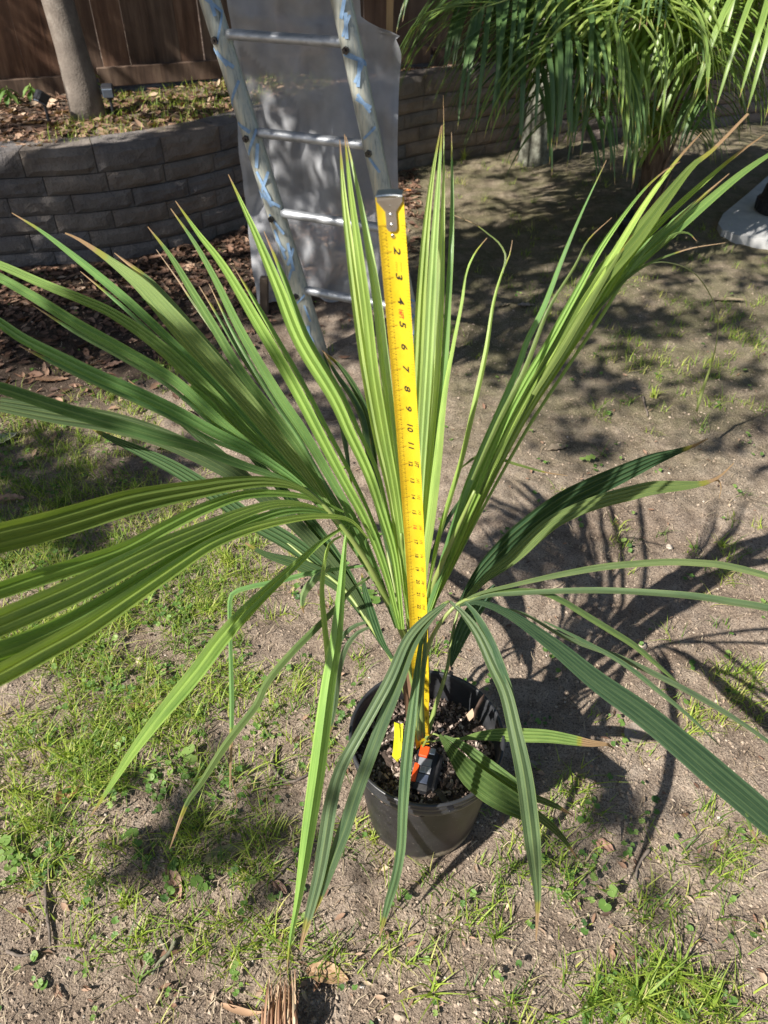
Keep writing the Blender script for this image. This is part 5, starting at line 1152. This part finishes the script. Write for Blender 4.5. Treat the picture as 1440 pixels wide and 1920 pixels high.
# dry palm stub at the bottom
M['fibre']=tintmat('dry_palm_fibre',[(0,(.16,.08,.045)),(.4,(.36,.20,.12)),(.8,(.52,.36,.22)),(1,(.62,.50,.34))],.7)
db=G(525,1960); root=empty('dry_palm_stub',(db.x,db.y,0),'dry reddish brown bundle of palm fibres standing at the bottom edge','palm stub')
mb=MB()
for i in range(46):
    a=random.uniform(-1,1); u0=520+a*32; z0=1.12+random.uniform(-.02,.02); 
    p0=P(u0+8,1990,1.10); p1=P(u0+6,1910,z0); tipv=random.uniform(1815,1862); p2=P(528+a*26+random.gauss(0,3),tipv,1.165+random.uniform(-.015,.015))
    q=cr([tuple(p0),tuple(p1),tuple(p2)],8); mb.tube([Vector(x) for x in q],[.0026,.0026,.0025,.0023,.002,.0016,.001,.0004],5,a=random.random(),flat=.5)
mb.build('fibre_bundle',M['fibre'],root,True)
mb=MB()
for i in range(9):
    p0=P(490+i*2,1990,1.09); p2=P(494+random.gauss(0,3)+i*1.5,1885+i*3,1.14); q=cr([tuple(p0),tuple((p0+p2)/2),tuple(p2)],6); mb.tube([Vector(x) for x in q],[.004,.004,.004,.003,.002,.0005],5,a=.25+.05*i,flat=.5)
mb.build('husk',M['fibre'],root,True)
for (pp,lab) in(([(414,1885),(440,1893),(470,1898),(494,1896)],'flat dry husk strip left of the palm stub'),([(478,1815),(470,1832),(464,1846)],'short pale husk scrap above the dry strip')):
    q=cr(pp,14); V=[];F=[]
    for i,a in enumerate(q):
        p=G(*a); w=.005*math.sin(PI*(.15+.8*i/13)); zz=ghf(p.x,p.y)+.007
        for k in(-1,0,1): V.append((p.x+(.3*k*w),p.y+k*w,zz+abs(k)*.002))
    for i in range(13):
        for k in range(2): a=i*3+k; F.append((a,a+1,a+4,a+3))
    mb=MB(); mb.add(V,F,.6); tag(mb.build('husk_strip',M['fibre'],None,True),lab,'husk','dry husk scraps')
# long arching seed stalk hanging at right
st=empty('hanging_palm_stalk',G(1306,778),'thin yellow stalk arching down to the lit ground at right','stalk')
mb=MB(); mb.tube([Vector(x) for x in cr([tuple(P(1175,505,1.3)),tuple(P(1250,492,1.45)),tuple(P(1310,520,1.65)),tuple(P(1345,590,1.85)),tuple(P(1340,660,2.0)),tuple(P(1318,730,2.1)),tuple(P(1306,772,2.12))],26)],[.0012]*20+[.0015,.002,.003,.0045,.005,.003],6); mb.build('stalk',M['petiole'],st,True)
# leaves and stalk lying in the pot
fp=P(895,1335,1.24); mb=MB(); mb.tube([P(890,1350,1.23),P(893,1330,1.225),P(903,1312,1.22),P(908,1302,1.22)],[.004,.006,.007,.002],6,flat=.4); o=mb.build('dead_leaf',M['litter'],None,True); tag(o,'grey shrivelled leaf lying inside the pot at right','fallen leaf')
mb=MB(); V=[P(874,1340,1.235),P(886,1328,1.225),P(890,1342,1.225),P(880,1352,1.235)]; V+=[v-Vector((0,0,.001)) for v in V]; mb.add(V,[(0,1,2,3),(7,6,5,4),(0,4,5,1),(1,5,6,2),(2,6,7,3),(3,7,4,0)],.9); o=mb.build('dead_leaf',M['litter'],None,False); tag(o,'pale yellow leaf scrap lying inside the pot','fallen leaf')
mb=MB(); mb.box(P(833,1500,1.17),(.010,.05,.003),Matrix.Rotation(.45,3,'Z')@Matrix.Rotation(-.3,3,'X'),0,.001); tag(mb.build('plastic_strip',M['case'],None),'black plastic strip hooked over the front rim of the pot','plastic strip')
